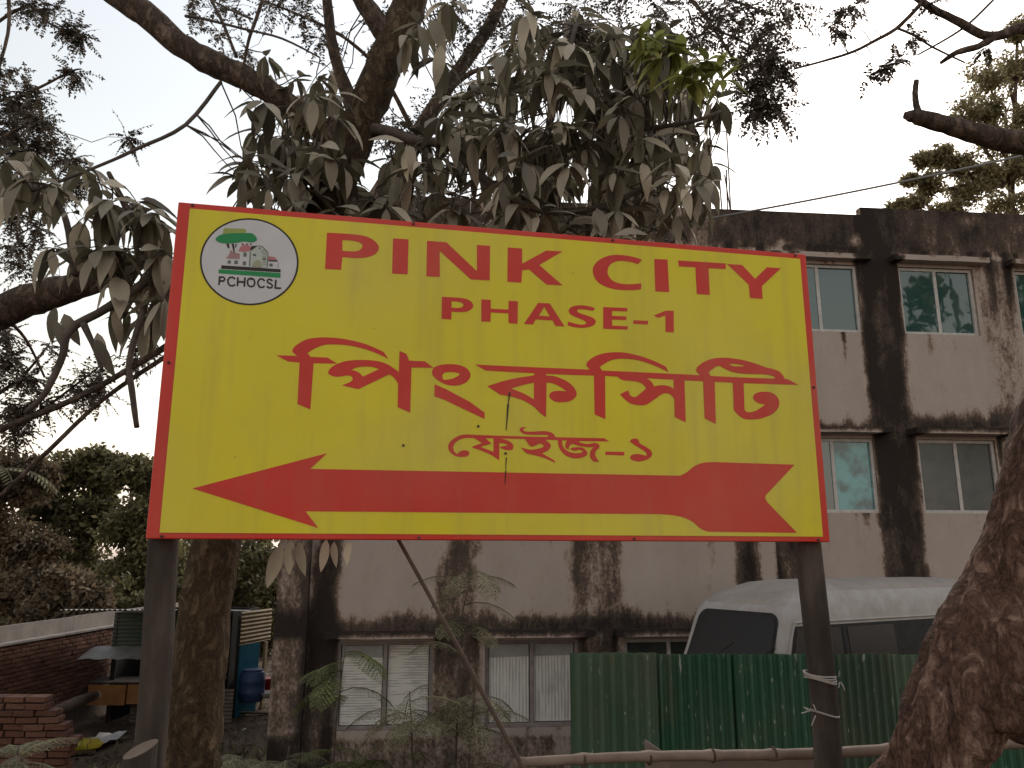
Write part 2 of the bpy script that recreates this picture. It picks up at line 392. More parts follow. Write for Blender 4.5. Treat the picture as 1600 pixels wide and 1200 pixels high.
# sunshades over each window
for i, (a, b) in enumerate(WL):
    for k, (c, d) in enumerate(ZL):
        if k < 2 and 3.0 < a < 3.2: continue
        sbox('sunshade', (a - .16, (-.17 if k == 2 else -.28) + rnd.uniform(-.02, .02), d + .06), (b + .20, .02, d + .15 + rnd.uniform(-.01, .01)), bld, extra=-.12 if k == 2 else (.08 if k else .12))
def glass(name, c, ior=2.2, rough=.04, var=None):
    m = bpy.data.materials.new(name); m.use_nodes = True; N = m.node_tree.nodes; L = m.node_tree.links; b = N['Principled BSDF']
    b.inputs['Base Color'].default_value = (*c, 1); b.inputs['Roughness'].default_value = rough; b.inputs['IOR'].default_value = ior
    tc = N.new('ShaderNodeTexCoord'); n = N.new('ShaderNodeTexNoise'); n.inputs['Scale'].default_value = 1.7; n.inputs['Detail'].default_value = 2
    L.new(tc.outputs['Object'], n.inputs['Vector'])
    bp = N.new('ShaderNodeBump'); bp.inputs['Strength'].default_value = .12; bp.inputs['Distance'].default_value = .03; L.new(n.outputs[0], bp.inputs['Height']); L.new(bp.outputs[0], b.inputs['Normal'])
    if var:
        n2 = N.new('ShaderNodeTexNoise'); n2.inputs['Scale'].default_value = 4; n2.inputs['Detail'].default_value = 6; L.new(tc.outputs['Object'], n2.inputs['Vector'])
        cr = N.new('ShaderNodeValToRGB'); cr.color_ramp.elements[0].position = .36; cr.color_ramp.elements[1].position = .56
        cr.color_ramp.elements[0].color = (*c, 1); cr.color_ramp.elements[1].color = (*var, 1); L.new(n2.outputs[0], cr.inputs[0]); L.new(cr.outputs[0], b.inputs['Base Color'])
    return m
MT['glass'] = glass('tinted_glass', (.028,.070,.062), 1.9, .03)
MT['glass_dark'] = glass('dusty_dark_glass', (.028,.040,.038), 1.6, .18, (.05,.055,.05))
MT['glass_cyan'] = glass('painted_cyan_reflection', (.03,.10,.11), 1.7, .10, (.10,.33,.34))  # bright cyan reflection painted as patches into the pane colour
MT['curtain'] = mat('hanging_cloth', (.07,.075,.06), (.16,.15,.12), .9, 5)
def newsprint(name, vertical):
    """sheet of old newspaper: pale grey paper with rows of illegible grey print"""
    m = bpy.data.materials.new(name); m.use_nodes = True; N = m.node_tree.nodes; L = m.node_tree.links; b = N['Principled BSDF']
    b.inputs['Roughness'].default_value = .85
    tc = N.new('ShaderNodeTexCoord'); sx = N.new('ShaderNodeSeparateXYZ'); L.new(tc.outputs['Object'], sx.inputs[0])
    ax = 0 if vertical else 2
    wv = N.new('ShaderNodeMath'); wv.operation = 'MULTIPLY'; wv.inputs[1].default_value = 2*math.pi/(.047 if vertical else .036); L.new(sx.outputs[ax], wv.inputs[0])
    sn = N.new('ShaderNodeMath'); sn.operation = 'SINE'; L.new(wv.outputs[0], sn.inputs[0])
    mp = N.new('ShaderNodeMapping'); mp.inputs['Scale'].default_value = (60,60,2.2) if vertical else (5,5,40); L.new(tc.outputs['Object'], mp.inputs[0])
    no = N.new('ShaderNodeTexNoise'); no.inputs['Scale'].default_value = 1; no.inputs['Detail'].default_value = 3; L.new(mp.outputs[0], no.inputs['Vector'])
    big = N.new('ShaderNodeTexNoise'); big.inputs['Scale'].default_value = 2.3; L.new(tc.outputs['Object'], big.inputs['Vector'])
    a1 = N.new('ShaderNodeMath'); a1.operation = 'MULTIPLY_ADD'; a1.inputs[1].default_value = .15; L.new(sn.outputs[0], a1.inputs[0]); L.new(no.outputs[0], a1.inputs[2])
    a2 = N.new('ShaderNodeMath'); a2.operation = 'MULTIPLY_ADD'; a2.inputs[1].default_value = .62; L.new(big.outputs[0], a2.inputs[0]); L.new(a1.outputs[0], a2.inputs[2])
    cr = N.new('ShaderNodeValToRGB'); L.new(a2.outputs[0], cr.inputs[0])
    cr.color_ramp.elements[0].position = .80; cr.color_ramp.elements[0].color = (.74,.73,.72,1); cr.color_ramp.elements[1].position = .93; cr.color_ramp.elements[1].color = (.46,.45,.45,1)
    L.new(cr.outputs[0], b.inputs['Base Color']); return m
MT['news_h'] = newsprint('newspaper_rows', False); MT['news_v'] = newsprint('newspaper_columns', True)
MT['paper'] = mat('plain_paper', (.40,.41,.43), (.30,.30,.31), .85, 4)
MT['frame_warm'] = mat('window_frame_dusty', (.30,.25,.235), (.20,.16,.15), .6, 10)
def window(a, b, c, d, kind):
    f = MB(); y0, y1 = .045, .105; w = .05; fm = MT['white_al'] if kind not in ('news', 'newv') else MT['frame_warm']
    mid = (a + b) / 2
    for bx_ in (((a,y0,c),(a+w,y1,d)), ((b-w,y0,c),(b,y1,d)), ((a+w,y0+.002,c),(b-w,y1-.002,c+w)), ((a+w,y0+.002,d-w),(b-w,y1-.002,d)), ((mid-.028,y0+.006,c+w),(mid+.028,y1-.006,d-w))): f.box(*bx_, T=BM)
    wo = f.build('window', fm, bld)
    for j, (x0, x1) in enumerate(((a+w, mid-.028), (mid+.028, b-w))):
        p = MB(); yy = .066 + .016 * j
        gm = MT['glass']
        if kind == 'dark': gm = MT['glass_dark']
        if kind == 'cyan' and j: gm = MT['glass_cyan']
        if kind in ('news', 'newv'): gm = MT['clear']
        p.box((x0,yy,c+w),(x1,yy+.005,d-w), T=BM); attach(p.build('pane', gm), wo)
        if kind in ('news', 'newv'):
            q = MB(); z0, z1 = c+w+.01, d-w-.012
            if kind == 'newv' and j == 0: z1 -= .0
            nx_, nz_ = 10, 12
            for ix in range(nx_):
                for iz in range(nz_):
                    pts = []
                    for (ii, kk) in ((ix,iz),(ix+1,iz),(ix+1,iz+1),(ix,iz+1)):
                        s_ = x0+.012+(x1-x0-.024)*ii/nx_; z_ = z0+(z1-z0)*kk/nz_
                        pts.append(BM @ Vector((s_, yy+.018+.008*noise.noise(Vector((s_*4,z_*3,0))), z_)))
                    q.face(pts)
            o = q.build('newspaper', MT['news_v' if kind == 'newv' else 'news_h']); attach(o, wo)
            if j == 0 or kind == 'newv':
                t = MB(); zz = z1 - .17
                for (u0, u1) in ((x0+.015, x1-.015),):
                    t.face([BM @ Vector(v_) for v_ in ((u0,yy+.008,zz+rnd.uniform(-.03,.03)),(u1,yy+.008,zz+rnd.uniform(-.02,.02)),(u1,yy+.008,z1),(u0,yy+.008,z1))])
                attach(t.build('paper_strip', MT['paper']), wo)
        if kind == 'dark':
            q = MB(); s_ = x0 + .05
            for ii in range(6):
                for kk in range(8):
                    pts = [BM @ Vector((s_+.5*u_/6+ (.12*kk/8), .22+.02*math.sin(u_*2.1), c+.1+(d-c-.2)*v_/8)) for u_, v_ in ((ii,kk),(ii+1,kk),(ii+1,kk+1),(ii,kk+1))]
                    q.face(pts)
            if j == 0: attach(q.build('curtain', MT['curtain']), wo)
    return wo
m = bpy.data.materials.new('clear_glass'); m.use_nodes = True; MT['clear'] = m
N = m.node_tree.nodes; b_ = N['Principled BSDF']; tr_ = N.new('ShaderNodeBsdfTransparent'); tr_.inputs[0].default_value = (1,.99,.97,1)
gl_ = N.new('ShaderNodeBsdfGlossy'); gl_.inputs['Roughness'].default_value = .08; mx_ = N.new('ShaderNodeMixShader'); mx_.inputs[0].default_value = .035
m.node_tree.links.new(tr_.outputs[0], mx_.inputs[1]); m.node_tree.links.new(gl_.outputs[0], mx_.inputs[2]); m.node_tree.links.new(mx_.outputs[0], N['Material Output'].inputs['Surface'])
for i, (a, b) in enumerate(WL):
    for k, (c, d) in enumerate(ZL):
        kind = 'sky'
        if k == 0: kind = {0: 'news', 1: 'newv'}.get(i, 'dark')
        if k == 1: kind = 'cyan' if i == 3 else 'dark'
        window(a, b, c, d, kind)
# reinforcing bars left standing on the roof edge
for (px, lean, top) in ((1133, .02, 8.0), (1139, -.05, 8.15), (1145, -.03, 8.95), (1149, .10, 8.05)):
    q = MB(); s_ = 3.62 + (px - 1133) / 90.
    q.tube([BM @ Vector((s_, .22, 6.55)), BM @ Vector((s_ - lean * .4, .22, 7.4)), BM @ Vector((s_ - lean, .22, top))], .013, 5); q.build('steel_bar', MT['rust'], bld)

# ------------------------------------------------------------------ sign
SA = math.atan2(.51, 2.46); SM = Matrix.Translation((-1.2098, 2.67, 1.664)) @ Matrix.Rotation(SA, 4, 'Z')
SW, SH = 2.512, 1.2
def paint(name, c, c2, rough=.42, speck=True, dust=1.):
    m = mat(name, c, c2, rough, 2.2, .12, 3.5, .4)
    N = m.node_tree.nodes; L = m.node_tree.links; b = N['Principled BSDF']; src = b.inputs['Base Color'].links[0].from_socket
    tc = N.new('ShaderNodeTexCoord')
    def layer(src, scale, lo, hi, col, fac, st=(1,1,1)):
        mp = N.new('ShaderNodeMapping'); mp.inputs['Scale'].default_value = st; L.new(tc.outputs['Object'], mp.inputs[0])
        n = N.new('ShaderNodeTexNoise'); n.inputs['Scale'].default_value = scale; n.inputs['Detail'].default_value = 4; L.new(mp.outputs[0], n.inputs['Vector'])
        mr = N.new('ShaderNodeMapRange'); mr.inputs[1].default_value = lo; mr.inputs[2].default_value = hi; mr.inputs[4].default_value = fac * dust; L.new(n.outputs[0], mr.inputs[0])
        mx = N.new('ShaderNodeMix'); mx.data_type = 'RGBA'; L.new(mr.outputs[0], mx.inputs[0]); L.new(src, mx.inputs[6]); mx.inputs[7].default_value = (*col, 1); return mx.outputs[2]
    s = layer(src, 1.4, .46, .75, (.50,.43,.27), .24)                   # dust film
    s = layer(s, 18, .50, .80, (.30,.24,.10), .22, (1,1,.08))            # rain streaks
    s = layer(s, 7, .60, .80, (.40,.32,.14), .14, (1,1,.5))
    if speck: s = layer(s, 55, .745, .775, (.10,.08,.02), .8)            # fly specks
    L.new(s, b.inputs['Base Color']); return m
MT['yellow'] = paint('sign_yellow', (.74,.61,.013), (.67,.545,.011))
MT['red'] = paint('sign_red', (.64,.028,.012), (.55,.021,.010), speck=False, dust=.45)
for k_, c_ in dict(white=(.62,.60,.60), green=(.02,.26,.08), lgreen=(.33,.38,.10), pink=(.50,.18,.19), pink2=(.40,.22,.22), pale=(.50,.53,.46), grey=(.14,.15,.13), tan=(.36,.36,.24)).items():
    MT['a_' + k_] = mat('print_' + k_, c_, tuple(x * .9 for x in c_), .5, 8)
MT['a_red'] = MT['red']; MT['a_ink'] = MT['ink']
sign = thing('sign_board', (.02, 2.925, 0), 'yellow sign board with red border and red lettering on two posts', 'sign', rz=SA)
q = MB(); q.box((0, 0, 0), (SW, .028, SH), T=SM)
panel = q.build('panel', MT['red'], sign, place=True)
bv = panel.modifiers.new('bevel', 'BEVEL'); bv.width = .004; bv.segments = 2
def srect(x0, x1, z0, z1, y, name, mt, bow=0.):
    q = MB(); nx_, nz_ = 24, 12
    for i in range(nx_):
        for j in range(nz_):
            q.face([SM @ Vector((x0+(x1-x0)*a/nx_, y, z0+(z1-z0)*b/nz_)) for a, b in ((i,j),(i+1,j),(i+1,j+1),(i,j+1))])
    return q.build(name, mt, sign)
srect(.042, 2.481, .0205, 1.1765, -.002, 'yellow_face', MT['yellow'])
logo = None
ART = '''letter|0|red|529.6 1124.9 550 1125.6 569.9 1126.3 588.7 1126.8 606 1127.1 621.1 1127.1 632.7 1126.9 642.9 1126.4 652 1125.7 660.5 1124.7 668.6 1123.2 676.4 1121.3 683.5 1119.2 690.1 1116.6 696.2 1113.5 701.8 1109.9 707.2 1105.6 712.3 1100.5 716.7 1095.1 720.1 1089.6 722.1 1084.2 722.4 1078.8 721.4 1073.2 719.3 1067.7 716.3 1062.5 712.7 1057.8 708.3 1053.7 702.9 1050 696.8 1046.6 690.3 1043.7 683.6 1041.1 676.9 1038.9 669.9 1037.2 662.5 1035.8 654.5 1034.7 645.6 1033.9 635.7 1033.3 625 1033.1 613.7 1033.1 601.9 1033.3 589.9 1033.6 587.8 983 529.4 981.7|586.9 1100.2 593.5 1100.7 600 1101.1 606.5 1101.4 612.9 1101.5 619.2 1101.3 625.6 1100.9 632.1 1100.3 638.4 1099.4 644.1 1098.2 648.9 1096.7 652.9 1094.8 656.3 1092.4 659 1089.8 660.9 1087 661.8 1084.1 661.6 1080.9 660.4 1077.3 658.5 1073.6 655.9 1070.2 653.1 1067.3 650 1065 646.6 1063.1 642.6 1061.5 638 1060.3 632.8 1059.3 625.7 1058.6 617.5 1058.1 608.4 1058 598.7 1057.9 588.8 1058
letter|0|red|773.8 1123.4 832.5 1124.2 833.1 983.5 774.8 982.3
letter|0|red|903.1 1124.7 977.7 1124.4 1097.1 1016.3 1096.1 1123.5 1148 1124.4 1147.4 982.3 1074.1 981.1 952.2 1087 955 982.1 903.2 981.3
letter|0|red|1218 1123.6 1275.6 1123.4 1275.4 1060.9 1372.6 1122.9 1439.6 1125.1 1343.9 1060.5 1438.2 983.1 1372.8 981.7 1302.6 1039.1 1275.3 1032.8 1272 982.6 1216.6 981.8
letter|0|red|1772 1116.4 1765.1 1118.4 1758.1 1120.3 1751.1 1122.1 1744.1 1123.7 1737 1125.1 1729.8 1126.3 1722.5 1127.3 1715.2 1128.1 1707.8 1128.8 1700.5 1129.2 1693.2 1129.5 1685.9 1129.6 1678.5 1129.5 1671.2 1129.2 1663.9 1128.5 1656.6 1127.6 1649.3 1126.5 1642 1125.1 1634.7 1123.3 1627.4 1120.9 1619.8 1117.8 1612 1114.1 1604.3 1110 1597.1 1105.6 1590.7 1101.2 1585.2 1096.6 1580.2 1091.7 1575.9 1086.6 1572.2 1081.6 1569.1 1076.7 1566.6 1072 1564.8 1067.4 1563.6 1062.8 1562.9 1058.2 1562.6 1053.4 1562.7 1048.4 1563.3 1043.3 1564.4 1038.2 1566 1033.1 1568 1028.2 1570.5 1023.4 1573.3 1018.5 1576.7 1013.8 1580.7 1009.4 1585.3 1005.3 1590.7 1001.6 1596.8 998.1 1603.4 995 1610.5 992.1 1617.8 989.6 1625.5 987.4 1633.5 985.6 1642 984.1 1650.7 982.9 1659.6 982 1669.1 981.5 1679.2 981.4 1689.3 981.6 1699.1 982 1707.9 982.4 1715.7 982.8 1722.9 983.4 1729.5 984.1 1735.6 984.9 1741.3 985.7 1746.5 986.6 1751 987.6 1755.2 988.6 1759.1 989.7 1762.8 990.8 1765.2 1015.3 1760.5 1014.4 1755.7 1013.5 1750.6 1012.7 1745.2 1011.8 1739.2 1011 1732.6 1010.1 1725.3 1009.1 1717.7 1008.2 1710.1 1007.5 1702.6 1007.2 1695.2 1007.1 1687.6 1007.3 1680.2 1007.7 1673 1008.5 1666.4 1009.7 1660.3 1011.3 1654.4 1013.2 1649 1015.5 1644.1 1018.2 1639.7 1021.4 1635.8 1025.3 1632.3 1029.9 1629.4 1034.8 1627 1039.8 1625.3 1044.5 1624.3 1048.9 1623.9 1053.2 1624.1 1057.4 1624.8 1061.6 1625.9 1065.8 1627.5 1070.1 1629.5 1074.5 1632 1078.8 1635 1082.9 1638.5 1086.6 1642.6 1090 1647.2 1093.2 1652.3 1096.2 1657.6 1098.7 1663.1 1100.8 1668.8 1102.3 1674.9 1103.4 1681.1 1104.1 1687.4 1104.5 1693.6 1104.7 1699.7 1104.7 1705.8 1104.5 1711.9 1104 1718 1103.3 1724 1102.5 1730 1101.5 1736 1100.2 1741.9 1098.8 1747.9 1097.2 1753.8 1095.6
letter|0|red|1824.2 1123.7 1881.8 1125.7 1882.4 986.5 1823.2 985.4
letter|0|red|1926.9 1125.6 2138.4 1129 2135.9 1104.6 2059.9 1101.9 2058.7 986.8 2001.4 986.5 2001.9 1101.8 1929.7 1100
letter|0|red|2143.7 1126.9 2211.1 1128.4 2265.7 1071.4 2323.8 1126.6 2388.2 1127 2294.5 1041.4 2293.6 985.5 2236.9 985.7 2235.1 1043.4
letter|0|red|964 903.8 979.2 904 993.9 904.2 1007.6 904.4 1020 904.4 1030.5 904.2 1037.3 904 1043.2 903.7 1048.6 903.2 1053.5 902.4 1058.2 901.3 1062.7 899.9 1066.8 898.1 1070.6 896.1 1073.9 893.9 1076.8 891.4 1080.9 886.7 1083.8 881.4 1084.6 875.9 1083.9 872.5 1082.3 869 1080.1 865.5 1077.3 862.2 1074 859.3 1070.3 856.7 1066.1 854.4 1061.4 852.3 1055.9 850.5 1049.6 849.2 1041.7 848.2 1032.7 847.7 1022.9 847.4 1012.5 847.4 1001.8 847.4 1001.3 816.8 964.4 816.7|1001.1 888.5 1007 888.6 1012.8 888.6 1018.3 888.6 1023.3 888.4 1027.7 888.1 1033.3 887.2 1037.9 885.9 1041.5 884.2 1044.4 882 1046.3 879.5 1046.8 876.6 1045.4 873.2 1042.5 869.5 1038.7 866.5 1033.9 864.8 1028.1 863.8 1021.9 863.2 1018.1 863 1014.1 862.9 1010 862.9 1005.8 863 1001.5 863.2
letter|0|red|1115.3 903.9 1151.9 904.4 1152.1 869.2 1221.4 869.9 1221.4 905.3 1258.2 905.8 1256.8 815.7 1221.5 815.5 1220.8 854.4 1152.8 854.2 1151.5 816.6 1116 816
letter|0|red|1338.5 904.7 1384.9 905.5 1443.2 816.1 1406.4 815.2 1395.4 837.1 1328.5 837.1 1317.9 816.2 1282 816.6|1362.4 890 1385 852.6 1341.3 853.1
letter|0|red|1568.3 898 1563.8 899.6 1559.2 901 1554.4 902.4 1549.3 903.6 1543.8 904.6 1537.7 905.4 1531.2 906 1524.4 906.4 1517.6 906.6 1511.2 906.4 1504.9 905.9 1498.7 905.1 1492.6 904.1 1486.9 902.8 1481.8 901.2 1477.2 899.3 1473 897.1 1469.3 894.6 1466.1 892 1463.7 889.5 1461.3 885.2 1460.6 880.7 1461.3 876.3 1463.2 872 1466.4 867.8 1471.4 863.9 1475.6 861.7 1480.7 859.7 1486.4 857.8 1492 855.9 1497.2 854.1 1502.1 852.3 1507 850.6 1511.7 849 1516 847.4 1519.7 845.8 1524.7 843.3 1528.7 840.8 1531 838.3 1531.4 835.6 1530.2 833 1527.6 830.9 1525.1 829.8 1521.8 828.8 1518.1 828 1513.9 827.4 1509.6 827.2 1504.9 827.4 1499.9 827.9 1494.5 828.7 1489.1 829.6 1483.8 830.5 1478.6 831.5 1473.3 832.6 1468 833.8 1462.7 835.1 1457.4 836.4 1456.2 820.8 1461.4 819.5 1466.7 818.2 1472.1 817 1477.7 816.1 1483.5 815.3 1489.7 814.7 1496.1 814.3 1502.7 814.1 1509.3 814.2 1515.9 814.6 1522.6 815.4 1529.6 816.5 1536.5 818 1542.9 819.6 1548.5 821.5 1553.3 823.6 1557.6 826 1561.3 828.6 1564.4 831.3 1566.8 834 1569.3 838.9 1570.1 844 1568.8 848.8 1566.9 851.5 1564.3 854 1561 856.5 1557 858.8 1552.7 860.9 1547.6 862.8 1541.7 864.4 1535.3 865.9 1529.1 867.3 1523.5 868.8 1518.3 870.3 1513.2 871.8 1508.4 873.3 1504.2 874.7 1500.8 876.2 1497.4 878.4 1495.1 880.9 1494.4 883.3 1495.8 885.5 1498.7 887.5 1502.7 888.8 1506.4 889.3 1510.9 889.7 1516 889.9 1521.5 889.9 1527.1 889.7 1533 889.4 1539.2 888.8 1545.7 888.1 1552.3 887.3 1559.1 886.5
letter|0|red|1602 905.1 1702.7 907.8 1701.6 893.4 1638.3 891 1637.8 871.2 1697.6 872.3 1696.1 857.7 1637.3 855.3 1637.3 831.1 1701.9 832.3 1699.8 818.4 1599.7 815.7
letter|0|red|1726.1 858.6 1787.6 860 1786 844.7 1724 844.2
letter|0|red|1864.8 907.3 1898.3 908.5 1894.8 818.1 1859.2 818.6 1861.5 887 1830.1 875 1812.8 883.9
letter|0|red|376.8 644.8 450 646.3 445.2 648.9 440.7 651.6 437 654.5 434 657.6 431.8 660.9 430.9 664.6 431.6 668.8 433.6 673.4 437 678.3 439.8 681.6 443.1 685.1 446.9 688.7 451.1 692.3 455.6 695.7 460.4 699 465.5 702.2 471 705.4 476.7 708.2 482.7 710.7 488.9 712.7 495.4 714.4 502.2 715.8 509.1 717 516.1 718 523.2 718.9 530.4 719.6 537.7 720.1 545.2 720.5 552.8 720.7 560.5 720.8 568.2 720.9 576.1 720.7 584.2 720.4 592.6 719.9 601.4 719.1 610.5 718.2 619.9 717 629.3 715.6 638.6 714.1 647.9 712.4 657.4 710.5 666.8 708.5 676.1 706.3 685 703.9 693.7 701.3 702.3 698.4 710.7 695.4 718.6 692.4 726 689.5 732.7 686.7 738.9 684 744.7 681.3 750.2 678.6 755.5 675.9 772.3 651.6 763.5 655.7 754.6 659.8 745.6 663.8 736.3 667.7 726.7 671.3 716.6 674.8 706.2 678.1 695.5 681.3 684.8 684.1 674.2 686.7 663.7 688.9 653.1 690.9 642.6 692.6 632.3 694 622.3 695 612.6 695.7 603 695.9 593.8 695.9 585 695.8 576.7 695.5 569.2 695.3 562.3 695.1 555.7 694.6 549.3 693.8 542.8 692.4 536 690.3 529.2 687.6 522.4 684.5 515.9 681.1 509.8 677.7 504.1 674.2 498.8 670.5 493.8 666.6 488.9 662.6 484.1 658.5 494.6 645.1 555 645.2 591.3 624.4 507 622 504.8 452.9 459.3 471.3 458.3 622.5 418 624
letter|1|red|591.3 623.8 595.7 626 600.4 628.3 605.5 630.6 610.9 632.8 616.4 634.6 622.1 636.1 628 637.3 634.1 638.3 640.6 639.2 647.5 640.1 654.9 640.9 662.7 641.7 670.8 642.4 679.1 642.8 687.4 643.1 696 643.2 704.9 643.1 713.8 642.7 722.5 642.2 730.7 641.3 738.3 640.1 745.6 638.7 752.5 637 759.2 635 765.7 632.6 772.2 629.7 778.6 626.3 784.7 622.7 790.3 619.1 795.3 615.9 799.5 613.1 803.1 610.4 806.2 607.9 809 605.5 811.7 603.1 811.7 683.9 837.1 674.3 847.8 648.8 906.7 649.1 937.9 626.5 857 623.3 857.1 454.4 811.1 473.2 810.2 560.1 807.5 564.5 804.8 568.7 802 572.8 799.2 576.6 796.4 579.9 793.5 582.9 790.4 585.6 787.3 588 784.4 589.9 781.6 591.2 777.4 592 773.6 591.4 770 590.1 668.9 534 610.4 545.3 617.6 548.5 624.6 551.6 631 554.7 636.5 557.6 640.9 560.3 644.7 563.9 646.9 567.8 647.5 571.5 646.3 575.1 643.6 578.5 640 581 635.7 582.3 630.5 582.7 624.3 582.3 619.8 581.5 614.8 580.2 609.4 578.8 604.1 577.5 599.1 576.7 594.3 576.4 589.5 576.4 584.9 576.6 580.5 577.2 576.5 578 572.6 579.2 568.8 580.7 565.4 582.5 562.6 584.5 560.7 586.7 559.7 590.8 560.7 595.4 562.8 600.1 564.5 602.9 566.7 605.9 569.2 608.8 572 611.6 574.8 614.1 577.7 616.3 580.7 618.2 583.9 620 587.4 621.9|641.9 604 645.2 606.2 648.5 608.3 652 610.4 655.8 612.2 660 613.8 664.6 615.2 669.5 616.4 674.7 617.3 680.1 618.1 685.5 618.7 691.1 619.1 696.9 619.3 702.7 619.4 708.6 619.1 714.2 618.6 719.6 617.7 724.9 616.5 730.1 615 735.3 613.4 740.4 611.7 682.7 580.6 679.8 584.1 676.9 587.5 673.7 590.7 670.3 593.6 666.4 596.2 662.1 598.3 657.4 600.1 652.4 601.5 647.2 602.8
letter|0|red|933 607.9 933.3 611.2 933.9 615 934.9 618.9 936.7 622.7 939.2 626 942.7 628.9 947.1 631.7 952.1 634.1 957.5 636.3 963.1 638.2 968.9 639.7 975.2 641 981.7 641.9 988.5 642.6 995.2 643.1 1002.2 643.4 1009.4 643.5 1016.7 643.4 1023.8 642.9 1030.4 642.1 1036.5 641 1042.4 639.5 1047.9 637.7 1053 635.6 1057.6 633.2 1061.8 630.3 1065.7 627 1069.1 623.4 1071.9 619.7 1074.1 616 1075.6 612.3 1076.6 608.5 1076.9 604.6 1076.7 600.7 1075.7 596.8 1074 592.7 1071.6 588.5 1068.5 584.3 1065 580.3 1061 576.8 1056.5 573.7 1051.3 570.9 1045.7 568.5 1039.9 566.4 1034.2 564.7 1028.5 563.4 1022.6 562.5 1016.6 561.9 1010.6 561.8 1004.7 562 998.7 562.7 992.6 563.7 986.6 565.2 980.7 566.9 975.1 568.9 969.7 571.2 964.5 574 959.5 577 954.9 580 950.8 582.8 947.2 585.5 944.1 588.1 941.4 590.7 939.1 593.3 937.2 595.8 934.7 599.7 933.3 603.5|971.8 600.1 973.7 604.2 977.3 607.6 982.4 610.2 986.3 611.4 990.9 612.3 996 612.9 1001.3 613.2 1006.5 613.3 1012.1 613.1 1018.3 612.6 1024.4 611.8 1029.7 610.9 1033.5 609.9 1035.6 608.1 1036.2 605.6 1035 603.1 1032 600.7 1027.6 597.8 1022.4 594.8 1017.1 592 1012.3 589.7 1007.8 588 1003.3 586.7 998.9 585.6 994.7 584.8 990.9 584.1 985.1 582.9 980.1 582.2 976.2 583.4 973.4 587.9 971.8 594.4
letter|0|red|944 563.9 983.5 548.8 1024 528.8 1072.7 504.9 1131.1 465.1 1130.8 441.3 1051.5 475.7 984.3 505.5 943.4 518.7
headline_stroke|0|red|1092.7 646.3 1338.2 647.2 1538.3 648.5 1592.6 647.4 1690.9 647.8 1958.2 648.3 2039.8 647 2181.5 647.1 2369.1 649.8 2381.9 648.9 2426.9 627.5 2186.1 623.6 2058.5 623.8 1932.9 623.9 1779.1 625.1 1602.3 626.4 1486.5 624.3 1367.7 623.3 1135.3 624.8
letter|1|red|1324.1 642.3 1367.9 644.5 1367.6 616.8 1374.3 617.1 1381.2 617.2 1388.2 617.1 1395.4 616.4 1403 615.1 1411.3 613.1 1420.2 610.4 1429.2 607.2 1437.8 603.7 1445.5 600.1 1452.3 596.3 1458.5 592.2 1464.2 587.9 1469.2 583.4 1473.7 578.8 1477.6 574 1481 568.8 1483.7 563.6 1485.7 558.6 1486.9 554.1 1487 547.8 1485.1 542.2 1481.5 537 1478.5 533.8 1474.9 530.5 1470.7 527.4 1466.1 524.6 1461.3 522.2 1456.2 520.3 1450.7 518.7 1444.8 517.5 1438.9 516.6 1432.9 516 1426.7 515.6 1420.1 515.6 1413.5 515.8 1407.3 516.5 1401.8 517.6 1396.9 519.4 1392.4 521.8 1388.3 524.6 1384.9 527.4 1382.3 530.1 1379.7 534.3 1378.9 538.5 1379.6 542.6 1381.5 546.8 1384.8 550.8 1389.6 554.2 1393.3 555.7 1397.7 557 1402.6 558.1 1407.9 558.8 1413.6 559.4 1419.7 559.7 1426.3 559.7 1433.2 559.4 1440.4 559 1447.7 558.6 1443.5 561.8 1439.2 564.9 1434.7 568 1430.1 571 1425.2 573.9 1419.9 576.8 1414.3 579.7 1408.6 582.4 1402.7 584.8 1397 586.7 1391.4 588 1385.7 588.8 1380.1 589.3 1374.4 589.5 1368.8 589.6 1365.5 455.4 1361.1 458.3 1356.7 461.3 1352.2 464.5 1347.4 468 1342.5 471.9 1337.4 476.4 1332.3 481.5 1326.9 486.9 1321.1 492.1 1314.8 497 1307.9 501.5 1300.4 505.9 1292.5 510.1 1284.4 514 1276.1 517.5 1267.5 520.6 1258.6 523.2 1249.6 525.6 1240.6 527.7 1231.8 529.5 1223.3 531 1215 532.2 1206.8 533.2 1198.7 534 1190.6 534.7 1141.1 565.6 1157.7 572 1174.4 578.2 1191.3 584.3 1208.6 589.9 1226.3 595.2 1244.6 599.9 1263.3 604.2 1282.4 608.2 1301.7 611.9 1321.1 615.5|1230.5 560.4 1238.1 563.2 1245.8 565.9 1253.8 568.7 1262 571.4 1270.7 574.1 1279.9 576.8 1289.4 579.5 1299.3 582.1 1309.4 584.8 1319.6 587.4 1319.2 522 1312.4 526.3 1305.4 530.5 1298 534.6 1290.2 538.7 1281.7 542.6 1272.4 546.4 1262.5 550 1252.1 553.5 1241.4 557
